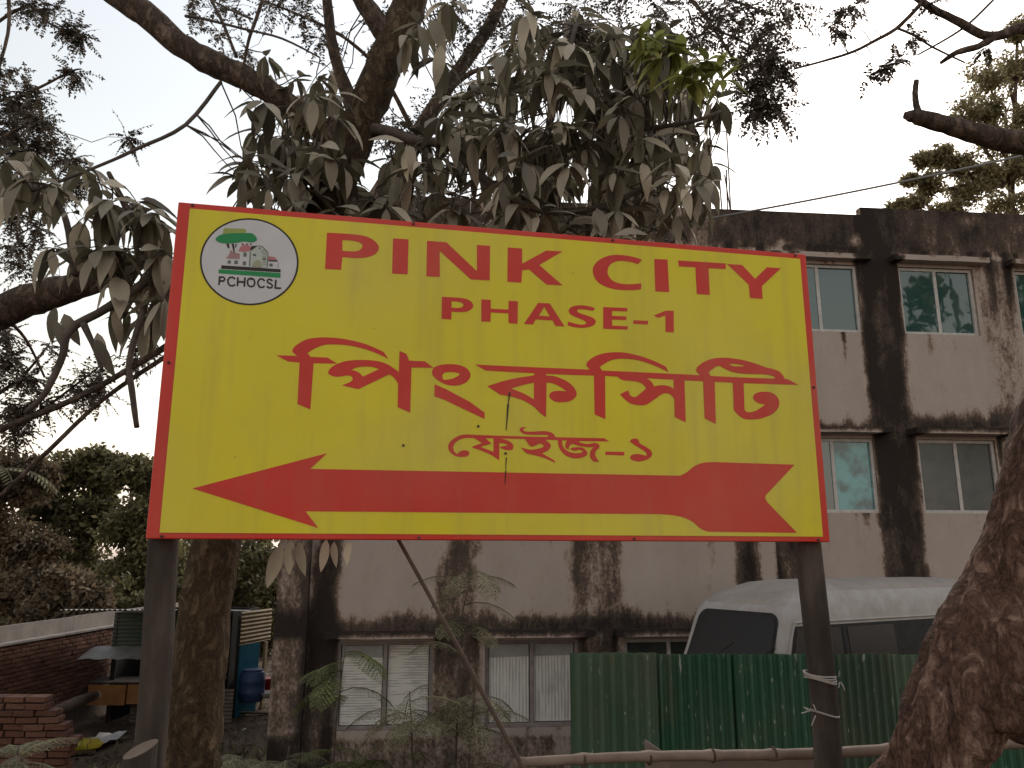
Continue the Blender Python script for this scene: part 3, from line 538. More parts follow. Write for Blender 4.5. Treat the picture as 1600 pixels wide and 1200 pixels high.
letter|1|red|1546.1 644.3 1542.3 647.8 1538.7 651.2 1535.4 654.5 1532.6 657.7 1530.5 660.7 1528.5 665.1 1528.1 669.2 1529.3 673.5 1530.8 676.3 1533 679.2 1535.7 682.2 1538.9 685.3 1542.7 688.5 1547 691.9 1552 695.5 1557.4 699.1 1563.2 702.6 1569.3 705.7 1575.7 708.5 1582.5 711.2 1589.7 713.6 1597.1 715.8 1604.7 717.7 1612.6 719.3 1620.8 720.7 1629.2 721.8 1637.6 722.7 1646 723.4 1654.1 723.9 1662.2 724.2 1670.3 724.3 1678.6 724.1 1687.5 723.5 1697 722.6 1707 721.3 1717.3 719.8 1727.6 718 1737.8 716 1748 713.7 1758.5 711.1 1768.8 708.2 1778.8 705.3 1788.1 702.5 1796.7 699.7 1804.8 696.9 1812.5 694 1819.8 691.2 1826.6 688.4 1833 685.7 1838.8 683 1844.3 680.4 1849.6 677.8 1854.7 675.2 1864.9 653.8 1857.4 657.3 1849.8 660.8 1842 664.2 1834.1 667.6 1825.9 670.9 1817.3 674.2 1808.4 677.4 1799.3 680.5 1790.3 683.4 1781.5 686.1 1773 688.5 1764.7 690.6 1756.5 692.6 1748.3 694.2 1740 695.7 1731.7 696.9 1723.4 697.9 1715.1 698.6 1706.8 699.1 1698.5 699.4 1690.1 699.5 1681.5 699.3 1673 698.9 1664.8 698.2 1657.1 697.3 1649.9 696.1 1643.1 694.6 1636.6 692.8 1630.4 690.7 1624.4 688.4 1618.5 685.6 1612.8 682.4 1607.4 679 1602.3 675.6 1597.7 672.6 1593.7 669.9 1590.2 667.3 1587 664.9 1584.1 662.6 1581.3 660.3 1591.7 647 1602.6 638.4 1599.3 457.3 1556.6 473.9 1557.5 636.2
letter|1|red|1652.3 637.9 1653.4 625 1657.2 622.1 1661.2 619.4 1665.4 616.9 1670 614.7 1675.1 613.1 1680.9 612.2 1687.3 611.9 1694 611.9 1700.8 612 1707.4 611.7 1714.1 611.2 1720.9 610.7 1727.7 610.1 1734.1 609.3 1739.8 608 1744.8 606.3 1749.4 604.2 1753.5 601.8 1757.1 599.3 1760.2 596.8 1764 592.4 1766.3 587.7 1768 582.8 1759.6 576 1751.6 569.4 1744.1 563.4 1737.5 558.2 1732 554.1 1727.8 551 1724.1 548.8 1720 547.9 1714.7 548.2 1709 549.7 1704 552.9 1701.6 555.9 1699.5 559.6 1697.7 563.9 1696 568.6 1694.4 573.4 1660.1 556.8 1665 551.7 1669.9 546.7 1674.7 542 1679.5 537.6 1684.3 533.7 1688.9 530.3 1693.3 527.2 1697.7 524.6 1702.3 522.3 1707.3 520.4 1712.7 518.9 1718.5 517.8 1724.5 517 1730.5 516.6 1736.5 516.4 1742.3 516.3 1748 516.3 1753.7 516.8 1759.7 517.8 1766.1 519.9 1773.1 523.2 1780.5 527.7 1788.1 532.8 1795.6 537.9 1802.6 542.7 1809.2 547.3 1815.6 552.2 1821.8 556.9 1827.7 561 1833.3 564.1 1838.7 566.2 1843.8 567.6 1848.6 568.2 1853.2 568.4 1857.5 568 1861.6 567 1865.4 565.3 1869 563.1 1872.2 560.8 1875 558.6 1878.7 555 1881.3 551.3 1883.5 547.4 1881.7 475.8 1927.2 456 1930.2 624.8 1930.3 639.4 1884.7 637.2 1883 586.4 1879.9 588.9 1876.7 591.3 1873.2 593.5 1869.3 595.5 1864.8 597.1 1859.6 598.3 1853.8 599.3 1847.7 600 1841.3 600.3 1834.9 600.2 1828.5 599.7 1821.9 598.7 1815.3 597.5 1808.5 596 1801.7 594.4 1799.8 598.3 1797.7 602.2 1795.6 605.9 1793.2 609.4 1790.5 612.6 1787.5 615.5 1784.1 618.1 1780.6 620.4 1776.9 622.6 1773.1 624.8 1773.6 637.8
letter|2|red|1999.7 646 1996.2 648.9 1992.9 651.8 1989.8 654.6 1987.2 657.4 1985.2 660 1983 663.9 1982 667.6 1982.7 671.7 1983.9 674.5 1985.7 677.5 1988 680.5 1990.9 683.7 1994.3 687 1998.4 690.4 2003.1 694 2008.3 697.7 2014 701.2 2019.9 704.5 2026.1 707.6 2032.8 710.6 2039.7 713.4 2047.1 716 2054.8 718.2 2063 720.1 2071.8 721.7 2080.8 723.1 2089.9 724.1 2098.8 724.9 2107.4 725.3 2115.9 725.4 2124.4 725.2 2133.2 724.8 2142.6 724.2 2152.6 723.4 2163.2 722.4 2174 721.1 2184.9 719.6 2195.7 717.9 2206.5 715.8 2217.5 713.4 2228.4 710.8 2238.9 708.1 2248.7 705.6 2257.8 703 2266.5 700.4 2274.7 697.8 2282.3 695.4 2289.2 693.5 2295.1 692.3 2300.2 691.5 2304.9 691 2309.5 690.3 2314.5 689.3 2320.2 687.9 2326.2 686.2 2332.2 684.4 2337.8 682.3 2342.6 680.1 2346.5 677.6 2349.7 674.8 2352.5 671.9 2355 668.9 2357.5 665.8 2359.9 662.7 2362 659.5 2363.9 656.3 2365.7 653 2367.5 649.7 2368.6 643.8 2317.4 644.4 2324.7 655.3 2321.4 656.8 2318 658.2 2314.4 659.6 2310.4 660.8 2306 661.9 2301.2 662.8 2296.2 663.6 2290.7 664.3 2284.6 664.8 2277.6 665 2266.9 665 2253.9 664.6 2240 664.2 2226.3 663.7 2214.1 663.5 2203.5 663.4 2193.7 663.4 2184.5 663.4 2175.6 663.7 2166.9 664.3 2158.2 665.2 2149.7 666.4 2141.5 667.8 2133.8 669.4 2126.7 671.2 2120.2 673.4 2114.2 675.9 2108.8 678.6 2103.8 681.1 2099.3 683.3 2093.3 686.1 2088.4 688.5 2084.2 690.6 2079.2 690 2074 689 2068.4 686.8 2064.7 684.7 2060.6 682 2056.5 679 2052.6 676.1 2049.1 673.4 2044.2 669.5 2040 665.9 2036.1 662.5 2039.9 649.4 2056.5 641.3 2058.5 623.8 2053.1 454.5 2007.1 475 2009.5 627.4|2123.7 699.4 2128.9 700.3 2134.3 701.1 2140.1 701.7 2146.5 701.9 2153.7 701.8 2161.9 701.2 2170.8 700.2 2180.4 698.9 2190.3 697.3 2200.5 695.7 2189.2 694.3 2178.2 693.1 2167.8 692.2 2158.3 691.7 2149.9 691.7 2143.3 692.4 2137.5 693.6 2132.4 695.3 2127.9 697.3
letter|1|red|2136.7 633.2 2183.8 635.4 2180.3 514.7 2183.7 510.7 2187.9 507.5 2193.7 505.8 2198.4 505.7 2203.9 506.1 2209.9 507.1 2216.1 508.6 2222.1 510.4 2228 512.8 2234.2 515.9 2240.3 519.3 2246.1 522.8 2251.5 526.1 2256.4 529.2 2260.9 532.3 2265.1 535.5 2269.2 538.6 2273.1 541.7 2266.7 541.9 2260.4 542.2 2254.3 542.7 2248.6 543.6 2243.4 544.9 2238.6 546.8 2234 549.1 2230 551.8 2226.5 554.6 2223.9 557.4 2221.3 562.1 2220.6 567.1 2221.8 572 2223.5 574.9 2225.9 578 2229 580.9 2232.7 583.6 2236.9 585.9 2241.8 587.8 2247.3 589.3 2253.4 590.6 2259.6 591.5 2265.8 592.2 2272.1 592.7 2278.6 592.9 2285.1 592.9 2291.5 592.4 2297.4 591.4 2302.9 589.9 2308.3 587.8 2313.3 585.4 2317.9 582.4 2321.9 579.1 2325.5 575.2 2328.7 570.8 2331.4 566 2333.3 560.9 2334.4 555.9 2334.5 550.7 2333.9 545.3 2332.4 539.8 2330.3 534.4 2327.5 529.1 2324 523.9 2319.7 518.7 2314.8 513.7 2309.3 508.9 2303.5 504.6 2297.1 500.8 2290 497.3 2282.5 494.2 2274.9 491.3 2267.6 488.7 2260.8 486.3 2254.2 484.1 2247.5 482.2 2240.4 480.6 2232.4 479.3 2223 478.2 2212.4 477.3 2201.5 476.8 2191.2 476.8 2182.4 477.5 2175.4 479 2169.7 481.2 2164.7 483.9 2160 487.1 2155.3 490.5 2150.6 494.3 2146.1 498.6 2141.8 503.2 2137.7 508 2133.6 512.9
letter|0|red|1084.8 380.9 1078 381.1 1071.3 381.1 1064.8 381 1058.6 380.6 1052.8 379.9 1047.5 378.8 1042.7 377.5 1038.1 375.8 1033.6 373.8 1029 371.4 1024 368.4 1018.8 365 1013.7 361.2 1009.2 357.3 1005.5 353.5 1002.8 349.8 1000.7 346 999.2 342.2 998.3 338.4 997.9 334.7 998 331 998.6 327.2 999.7 323.4 1001.3 319.9 1003.5 316.5 1006.3 313.3 1009.9 310.2 1013.8 307.2 1018 304.6 1022.1 302.5 1026.1 300.8 1030.3 299.6 1034.5 298.7 1038.9 298.1 1043.3 297.8 1048.1 297.8 1053.3 298.1 1058.5 298.8 1063.2 299.7 1067.1 301 1071.8 304.1 1075 308 1076.3 311.8 1075.7 315.3 1073.2 318.5 1069.5 320.9 1066.5 321.7 1062.8 322.3 1058.7 322.4 1054.6 322.3 1050.9 321.7 1045.4 319.8 1040.2 316.8 1035.2 313.4 1031.3 306.7 1028 309.8 1024.8 312.8 1022 315.9 1019.6 319 1017.9 322.1 1016.4 327.3 1016.3 332.6 1017.6 337.9 1019 341.2 1020.8 344.6 1023.2 348 1026 351.2 1029.3 354.2 1033.1 357 1037.5 359.7 1042.3 362.2 1047.5 364.3 1053 366 1058.8 367.2 1065 367.9 1071.5 368.3 1078.2 368.5 1085 368.6
headline_stroke|0|red|1085.4 380.9 1187.2 380.3 1296.4 380.4 1396.8 381.3 1591.8 383.2 1612.9 371.4 1497.6 369.3 1393.9 370.4 1241.6 370.7 1085.5 368.6
letter|1|red|1090.3 369.8 1133.2 371.1 1157.6 349.9 1117.4 336.8 1165.8 319.5 1165.5 371 1187.2 371.7 1186.9 288.9 1184.5 290.8 1181.8 292.9 1178.8 295 1175.3 297.3 1171.3 299.7 1166.2 302.6 1160.4 305.9 1153.9 309.3 1146.8 312.8 1139 316.1 1130.5 319.3 1121.2 322.5 1111.4 325.7 1101.1 328.9 1090.7 332.1 1084 335.8 1122.6 351.6
letter|1|red|1187.7 369.6 1192 369.1 1196.4 368.6 1200.6 368 1204.8 367.2 1208.9 366.2 1213 365.1 1217 363.8 1221 362.4 1224.7 360.7 1228 358.7 1231.2 356.3 1234.2 353.5 1236.9 350.4 1239 347.3 1240.2 344.3 1240.2 338.9 1238.2 333.4 1234.8 329.4 1229.9 327.6 1223.6 327.1 1217.1 327.5 1213.2 328 1209.2 328.9 1205.1 330 1201.4 331.2 1198.1 332.4 1193.9 334.4 1190.6 336.6 1187.8 338.8 1191.7 339.6 1195.6 340.5 1199.3 341.3 1202.9 342.1 1206.2 342.8 1211.2 343.9 1215.6 344.9 1219.8 345.8 1215.6 348 1211.2 349.9 1206.2 351.3 1202.9 351.8 1199.3 352.1 1195.6 352.2 1191.7 352.2 1187.8 352.1
letter|1|red|1289.7 415.5 1285.2 415.6 1280.9 415.6 1276.9 415.4 1273.4 414.9 1270.4 414 1266.5 411.5 1264 408 1263.5 404.3 1265.4 400.3 1269.4 396 1274.5 392.5 1278 391 1281.8 389.8 1286.1 388.8 1291 388.1 1296.5 387.7 1305.1 387.5 1315.4 387.5 1326.8 387.8 1339.1 388.2 1351.7 388.7 1374 388.3 1371.1 383.3 1385 377.7 1404.4 372 1403.2 376.2 1401.9 380.3 1400.4 384.2 1398.5 387.8 1396.3 390.9 1393.7 393.5 1390.8 395.7 1387.5 397.6 1383.8 399.1 1379.6 400.4 1375 401.4 1370 402.1 1364.5 402.5 1358.5 402.6 1351.9 402.6 1344.2 402.2 1335.5 401.5 1326.4 400.6 1317.8 399.8 1310.3 399.3 1304.1 399 1298.5 398.9 1293.5 398.9 1289.2 399.1 1285.5 399.6 1281.2 401.1 1278.1 403.4 1277.3 406.1 1279.5 409 1284 412.2
letter|2|red|1282.7 374.6 1351.6 376.7 1356.6 373.6 1361.5 370.5 1366.1 367.5 1370.2 364.5 1373.7 361.6 1378.5 357.2 1382 352.9 1383.3 348.3 1382.8 345.1 1381.5 341.8 1379.4 338.3 1376.7 334.9 1373.4 331.8 1369.5 329 1364.8 326.3 1359.7 323.8 1354.1 321.4 1348.4 319 1395.1 294.6 1400.6 284 1391.2 288.4 1381.7 292.8 1371.9 296.9 1361.7 300.8 1351 304.3 1339.7 307.3 1327.9 310 1315.7 312.4 1303.3 314.6 1290.7 316.7 1267.5 339.7 1273.4 337.9 1279.3 336.1 1285.1 334.6 1290.7 333.3 1296.2 332.4 1301.3 331.9 1306.2 331.8 1311 331.9 1315.8 332.4 1320.9 333.1 1326.6 334.2 1332.7 335.6 1338.8 337.3 1344.3 339 1348.6 340.6 1352.4 342.7 1355.2 345.2 1356.9 347.6 1353.7 349.9 1350.5 352 1347.3 353.7 1343.9 354.8 1340.4 355.2 1336.7 354.4 1332.7 352.6 1328.7 350.3 1324.7 348.2 1321 346.6 1315.4 344.4 1310 342.9 1304.5 344.7 1300.5 348.4 1296.3 353.6 1291.9 360 1287.3 367.1
letter|1|red|1410.6 373 1426 373.5 1426.4 367.3 1427 361.3 1427.9 355.6 1429.2 350.3 1431.2 345.6 1433.9 341.5 1437.1 338 1440.9 334.9 1444.9 332.2 1449.2 329.8 1453.8 327.7 1458.9 326.1 1464.1 324.7 1469.3 323.8 1474.3 323.1 1479.1 322.8 1484 322.9 1488.7 323.4 1493.1 324 1496.8 324.8 1501.6 326.5 1505.2 328.8 1508.2 331.4 1503.8 333.8 1499.1 335.7 1494.2 336.5 1488.7 335.4 1483 333.2 1477.2 331.9 1471.6 332.3 1466 333.7 1460.5 335.5 1460.6 342.3 1465 343.2 1469.4 344.1 1473.8 344.9 1478.4 345.4 1483.1 345.7 1488.1 345.9 1493.4 346 1498.8 345.9 1503.9 345.2 1508.4 343.7 1512.7 341.2 1516.9 337.7 1520.6 333.8 1523.4 329.9 1525 326.4 1524.7 321.2 1521.6 316.4 1516.3 312.5 1511.1 310.1 1504.5 307.8 1497.1 305.8 1489.5 304.3 1482.3 303.5 1475.4 303.5 1468.4 304.2 1461.5 305.5 1454.9 307.3 1448.8 309.5 1443.1 312.3 1437.6 315.8 1432.5 319.7 1427.9 323.7 1424 327.8 1420.8 331.8 1418.2 336 1416.2 340.3 1414.5 344.7 1413.1 349.2 1412 353.8 1411.3 358.5 1410.9 363.3 1410.7 368.1
letter|2|red|1449.8 374.2 1486.5 375.3 1488.9 371 1492.3 367 1497.5 363.9 1502 362.4 1507.5 361.1 1513.6 360.1 1519.8 359.4 1525.7 359.2 1531.6 359.7 1537.6 361 1543.6 362.5 1549.2 363.7 1554.2 364.1 1558.6 363.7 1562.6 362.7 1566.1 361.3 1569 359.6 1571.1 357.8 1572.7 354.1 1572.4 349.7 1570.8 345.4 1567.5 341.8 1562.9 338.4 1559.2 334.1 1557.7 330.8 1556.4 327.1 1555.5 323.2 1555.2 319 1555.9 314.9 1557.6 310.7 1560.2 306.4 1563.4 301.9 1567.1 297.4 1571 292.9 1549.7 293 1546.3 295.9 1543 298.9 1540 302 1537.6 305.4 1535.9 309 1534.9 313 1534.4 317.5 1534.5 322.1 1535.2 326.6 1536.4 330.8 1538.3 334.7 1540.9 338.4 1544 342 1547.4 345.5 1551 349 1546.3 348.4 1541.5 347.9 1536.5 347.5 1531.2 347.3 1525.5 347.4 1519.1 347.8 1512 348.4 1504.8 349.3 1497.9 350.3 1491.7 351.4 1486.4 352.6 1481.6 354.1 1477.3 355.6 1473.2 357.2 1469.3 358.9 1463.6 356.5 1458.7 353.7 1455.1 350.4 1453.4 346.3 1453.1 341.7 1453.5 336.7 1448.4 337.6 1444 339.1 1440.9 341.8 1439.3 346.4 1438.9 352.3 1439.8 358.1 1441 361.3 1442.7 364.6 1444.9 367.8 1447.3 371
letter|0|red|1596.2 332.4 1671.3 333 1670.3 319.2 1595.8 320
letter|0|red|1695.2 375.2 1697.5 378.6 1702 382.2 1707.2 384.7 1713 385.7 1719.4 385.5 1724.6 384.4 1727.9 382.1 1730 378.7 1731.6 374.9 1732.8 371.8 1735 368.4 1738.5 365.3 1742.6 362.9 1747.9 360.4 1753.7 357.7 1759.4 355 1764.3 352.2 1768.5 349.4 1772.5 346.5 1776.1 343.5 1779.1 340.5 1781.2 337.4 1782.9 331.9 1782.7 326.2 1780.6 320.7 1778.3 317.6 1775.3 314.5 1771.6 311.6 1767.3 308.9 1762.5 306.4 1756.8 304.1 1750.3 302 1743.3 300.1 1736.5 298.7 1730.2 297.9 1724.4 297.9 1718.6 298.5 1713.3 299.5 1708.4 300.8 1704.3 302.2 1699.1 304.8 1695.3 308.1 1693.7 311.6 1694.5 315.5 1697.4 319.6 1702.2 322.8 1706.2 324.1 1711.2 325.2 1716.8 326 1722.6 326.3 1728.4 326.3 1734.2 325.8 1740.1 324.8 1746.2 323.4 1752.4 321.8 1758.7 320.1 1760.5 323.2 1761.4 326.4 1760.5 329.9 1758.9 332.1 1756.6 334.5 1753.6 336.9 1750.2 339.4 1746.4 342 1741.9 344.8 1736.5 347.8 1730.9 350.9 1725.5 353.8 1720.7 356.5 1716.6 358.9 1712.9 361.1 1709.5 363.2 1706.4 365.2 1703.7 367.1 1699.5 369.9 1696.2 372.5
arrow|0|red|132.4 167.7 570.5 298.9 516 242.5 1893.1 247.4 1898.5 249.6 1904 251.9 1909.6 254.4 1915.4 257.4 1921.4 260.9 1927.7 265.3 1934.2 270.5 1941 275.9 1947.9 281.1 1955 285.5 1962.1 289.1 1969.2 292.3 1976.6 295.1 1984.5 297.4 1993 299.4 2002.4 300.9 2012.4 301.9 2022.9 302.5 2033.7 302.9 2044.7 303.2 2381.3 301.1 2259.9 189.3 2254.8 185 2250.3 180.8 2247 176.9 2245.2 173.8 2244.6 170.8 2244.9 167.3 2246.3 162.8 2248.6 157.6 2251.4 152.2 2370 34.8 2149.4 35.5 1996.7 36.6 1990.4 38.5 1984.1 40.5 1977.8 42.8 1971.5 45.6 1965.3 49 1959.3 53.3 1953.5 58.5 1947.6 64 1941.4 69.3 1934.7 73.9 1927.4 77.9 1919.8 81.5 1911.8 84.8 1903.4 87.7 1894.6 90.3 1885.6 92.5 1876.4 94.3 1866.7 95.9 1856.4 97.1 1845.2 98.2 1833 99.1 1820 99.6 1806.3 100 1792.1 100.2 1777.8 100.4 507.6 95.7 554.1 39
logo_ring|0|ink|433.8 1002.5 434.2 985.9 432.9 969.4 429.9 953.1 425.3 937.3 419.1 921.9 411.4 907.3 402.3 893.5 391.9 880.6 380.2 868.9 367.4 858.3 353.7 849.1 339.1 841.2 323.8 834.7 307.9 829.7 291.6 826.3 275.1 824.4 258.5 824.1 242 825.3 225.7 828.1 209.7 832.5 194.3 838.3 179.4 845.5 165.4 854.1 152.3 863.9 140.2 875 129.3 887.1 119.6 900.2 111.2 914.1 104.3 928.8 98.8 944 94.9 959.7 92.5 975.7 91.7 991.9 92.6 1008.1 95 1024.1 99 1039.9 104.6 1055.2 111.8 1069.9 120.3 1083.9 130.3 1097.1 141.5 1109.2 154 1120.2 167.5 1130 182 1138.4 197.2 1145.5 213.2 1151 229.6 1155 246.4 1157.3 263.4 1158 280.4 1157.1 297.3 1154.5 313.8 1150.3 329.8 1144.5 345.2 1137.2 359.8 1128.5 373.4 1118.3 385.9 1106.9 397.2 1094.3 407.1 1080.7 415.6 1066.3 422.6 1051 427.9 1035.2 431.7 1019|427.1 1002 427.5 986.1 426.2 970.2 423.4 954.6 419 939.3 413.1 924.6 405.7 910.5 396.9 897.2 386.9 884.9 375.6 873.6 363.4 863.4 350.1 854.5 336.1 846.9 321.4 840.7 306.1 835.9 290.5 832.6 274.6 830.8 258.6 830.5 242.7 831.7 227 834.4 211.6 838.5 196.7 844.1 182.5 851 169 859.3 156.4 868.7 144.7 879.4 134.2 891 124.9 903.6 116.8 917 110.2 931.1 104.9 945.7 101.1 960.8 98.8 976.2 98.1 991.8 98.9 1007.3 101.3 1022.8 105.2 1037.9 110.6 1052.6 117.4 1066.8 125.7 1080.2 135.3 1092.8 146.1 1104.5 158.1 1115 171.1 1124.4 185 1132.5 199.7 1139.3 215 1144.6 230.9 1148.4 247 1150.6 263.4 1151.3 279.7 1150.4 295.9 1147.9 311.8 1143.9 327.2 1138.4 342 1131.3 356 1122.9 369 1113.2 381.1 1102.2 391.9 1090.2 401.4 1077.1 409.6 1063.2 416.3 1048.6 421.5 1033.4 425.1 1017.8
logo_disc|0|white|427.4 1002 427.8 986.1 426.5 970.2 423.7 954.5 419.3 939.2 413.3 924.4 405.9 910.3 397.2 897.1 387.1 884.7 375.9 873.4 363.5 863.2 350.3 854.3 336.2 846.6 321.5 840.4 306.2 835.6 290.5 832.3 274.6 830.5 258.6 830.2 242.7 831.4 226.9 834.1 211.5 838.2 196.6 843.8 182.4 850.8 168.8 859 156.2 868.5 144.5 879.1 134 890.8 124.6 903.4 116.6 916.8 109.9 931 104.6 945.7 100.8 960.8 98.5 976.2 97.8 991.8 98.6 1007.4 101 1022.8 104.9 1038 110.3 1052.7 117.2 1066.9 125.4 1080.4 135 1093 145.9 1104.7 157.9 1115.3 170.9 1124.7 184.9 1132.8 199.6 1139.6 215 1144.9 230.8 1148.7 247 1151 263.4 1151.7 279.7 1150.8 296 1148.3 311.9 1144.2 327.3 1138.7 342.1 1131.6 356.1 1123.2 369.2 1113.4 381.3 1102.4 392.1 1090.4 401.7 1077.3 409.9 1063.4 416.6 1048.7 421.8 1033.5 425.4 1017.9
logo_picture|2|lgreen|164.3 1110.4 234.6 1114.5 242.5 1109 239.8 1094.1 162.4 1087.4
logo_picture|3|green|139.1 1066.8 140.4 1069.8 142.9 1073.3 146.3 1076.9 150.5 1080.4 155.3 1083.3 160.9 1085.7 167.4 1087.7 174.5 1089.5 182 1091.1 189.7 1092.5 197.8 1093.8 206.6 1094.8 215.5 1095.7 224.2 1096.4 232.1 1097 239.4 1097.7 246.3 1098.6 252.7 1099.2 258.6 1099.2 263.8 1098.3 268.4 1096.1 272.5 1092.8 276 1088.9 278.7 1085.2 280.8 1082 282.3 1078.3 282.2 1074.8 280.5 1071.6 277.2 1068.6 272.4 1065.9 266.1 1064.1 260.7 1063.8 254.2 1064.1 247.2 1064.6 240.4 1064.9 234.4 1064.6 229.6 1063.6 225.7 1062.2 221.9 1060.6 217.7 1059 212.6 1057.6 205.2 1056.2 196.3 1054.8 186.9 1053.5 178 1052.5 170.5 1052 164.9 1052.1 159.9 1052.7 155.4 1053.7 151.5 1054.9 148.1 1056.3 143.2 1059.1 139.7 1062.6
logo_picture|2|ink|177 1051.5 187.2 1051.3 189.3 1034 183.8 1034.5
logo_picture|2|ink|195.3 1053 203.6 1053.7 208.9 1019.1 204.6 1019.8
logo_picture|2|ink|209.6 1053.2 214.8 1052 210.6 1038.8 207.3 1040.6
logo_picture|2|ink|231.2 1057.1 238.6 1056.6 235.2 1052.8 229.6 1052.4
logo_picture|2|ink|245.1 1057.8 251.6 1057.5 251.9 1053.4 246.3 1053.4
logo_picture|2|ink|257.4 1059.7 262.7 1059.3 267.7 1053.5 260.8 1053.7
logo_picture|2|pink2|192.5 1029.1 206 1019.9 226.5 1017.5 227.1 995.9 180.2 995.3 190.9 1012.5
logo_picture|2|pink|235.2 1052.4 253.8 1053.1 263.6 1045.3 260 1030.1 244.5 1025.1 221.4 1025.3 225.7 1042.1
logo_picture|2|pale|263.1 1030.3 287.4 1051.8 306.3 1050.4 323.6 1028.4 324.5 970.7 265.9 970.3
logo_picture|3|ink|265.2 1049.5 287.3 1053.4 263.7 1030.4 261.3 1038.9
logo_picture|4|grey|187.2 987.7 197.3 988.5 198.1 976.3 187.1 976.4
logo_picture|4|grey|210.1 989.5 221.1 990.3 222 977.1 210.1 976.2
logo_picture|4|grey|239.1 1022.6 249.4 1022.4 249.5 1007 239.3 1007.2
logo_picture|4|grey|239.6 988.7 249.8 988.5 249.9 974.1 239.7 974.4
logo_picture|4|grey|271.8 1020.1 283.9 1020 283.6 1011.3 272.4 1011.9
logo_picture|4|grey|307.2 1007.4 318.4 1007.3 318.1 998 306.8 998.1
logo_picture|4|grey|332.8 987.8 343.1 987.6 342.8 976.2 332.5 976.4
logo_picture|4|grey|290.7 1045.4 296.3 1045.5 296.7 1039.7 290.5 1039.6
logo_picture|4|tan|275.1 971 274.2 975.6 274 980 275.2 984.3 278.3 989 282.8 993.5 287.4 996 292.1 995.8 297 993.7 300.8 990 302.3 987 303.4 983.3 304.1 979.1 304.6 974.5 305 969.8
logo_picture|2|pink|326.7 1015.2 348 1013.8 358.1 1002.8 326.7 1000.7
logo_picture|2|ink|326.4 999.7 358.2 1001.8 360.7 996.8 328.5 995.3
logo_picture|5|ink|260.8 1028.5 262.3 972.1 264.5 972.1 263.1 1028.6
logo_picture|5|ink|287.3 1051.4 302.2 1049.2 313.9 1038.3 323.3 1028.3 324.4 971.3 326.3 971.4 325.1 1028.6 315.1 1039.9 302.9 1051.1 287.5 1053.4
logo_picture|5|grey|298.8 1035 319.4 1035.6 319.3 1037.1 298.8 1036.4
logo_picture|5|grey|299.3 1026.8 319.9 1027.4 319.9 1028.8 299.3 1028.2
logo_picture|5|grey|304.5 1018.9 320.4 1019.1 320.4 1020.6 304.5 1020.3
logo_picture|5|grey|305.1 1010.7 320.9 1010.9 320.9 1012.4 305 1012.1
logo_picture|5|grey|306.4 990.2 322.3 990.4 322.2 991.8 306.4 991.6
logo_picture|5|grey|306.9 982 322.8 982.2 322.8 983.6 306.9 983.4
logo_picture|5|grey|361.3 993.2 361.5 971.5 363 971.5 362.8 993.2
logo_picture|3|ink|166.7 967.7 372.4 968.2 372.2 956.4 166.8 954.5
logo_picture|2|green|158.8 951.9 372.4 953.7 373.5 935.3 159 936.7
logo_letter|2|ink|161 925.9 160.6 892.8 166.7 892.6 167.1 925.7
logo_letter|3|ink|164.3 919.2 176 920.3 179.5 916.2 178.1 912.2 163.7 911.5 164.1 904.7 180.5 905.9 185.5 917.4 177.5 926.8 163.7 925.9
logo_letter|2|ink|218.9 922.3 209.5 928.1 197.3 927.1 190.2 915.4 191.2 901 199.8 890.3 212 889.4 220.2 895.7 216.5 901.2 210.3 895.9 202.5 896.3 196.9 903.6 196.2 913.7 200.5 921.3 208.2 921.5 215.9 916.4
logo_letter|2|ink|223.2 926.5 223.6 892.6 229.7 892.6 229.4 926.5
logo_letter|3|ink|247.3 927.5 247.6 892.6 253.8 892.6 253.5 927.5
logo_letter|4|ink|226.4 906.3 250.5 906.9 250.3 913.7 226.2 913.1
logo_letter|2|ink|270.6 929.7 260.1 924.8 256.7 910.5 261.2 896.2 272.7 890.5 284.8 895.4 289 909.8 283.7 924.7 272.2 929.7 270.1 923.3 279.2 920 282.8 909.6 280.2 900 272.8 897.3 265.9 900.6 262.9 910.8 264.9 920.4 272.8 923.3
logo_letter|2|ink|321.3 922.1 312.4 929.5 300.4 928.5 293.1 916.7 294 902.9 302.6 891.5 314.4 891.2 322.1 896.8 318.5 902.4 312.6 897.7 305.5 897.5 299.8 905.5 299.1 915 303.6 922.7 310.5 923 317.4 916.7
logo_letter|2|ink|348.1 923.9 340.4 929.5 330.4 929.4 324.8 920.7 328.9 911.1 339.9 906.7 344.5 902.4 343.4 898.9 337.8 897.2 328.9 902.6 326 896.6 336.8 890.4 347.6 893.8 350.4 904.6 342.9 912.7 332.5 916.7 331 920.1 333 923.2 338.5 923 344.6 918.3
logo_letter|2|ink|354.8 927 354.6 892.5 360.8 892.4 361.1 926.9
logo_letter|3|ink|357.6 891.7 378.2 892.3 378 899.1 357.4 898.5'''
logo_holder = None; disc = None
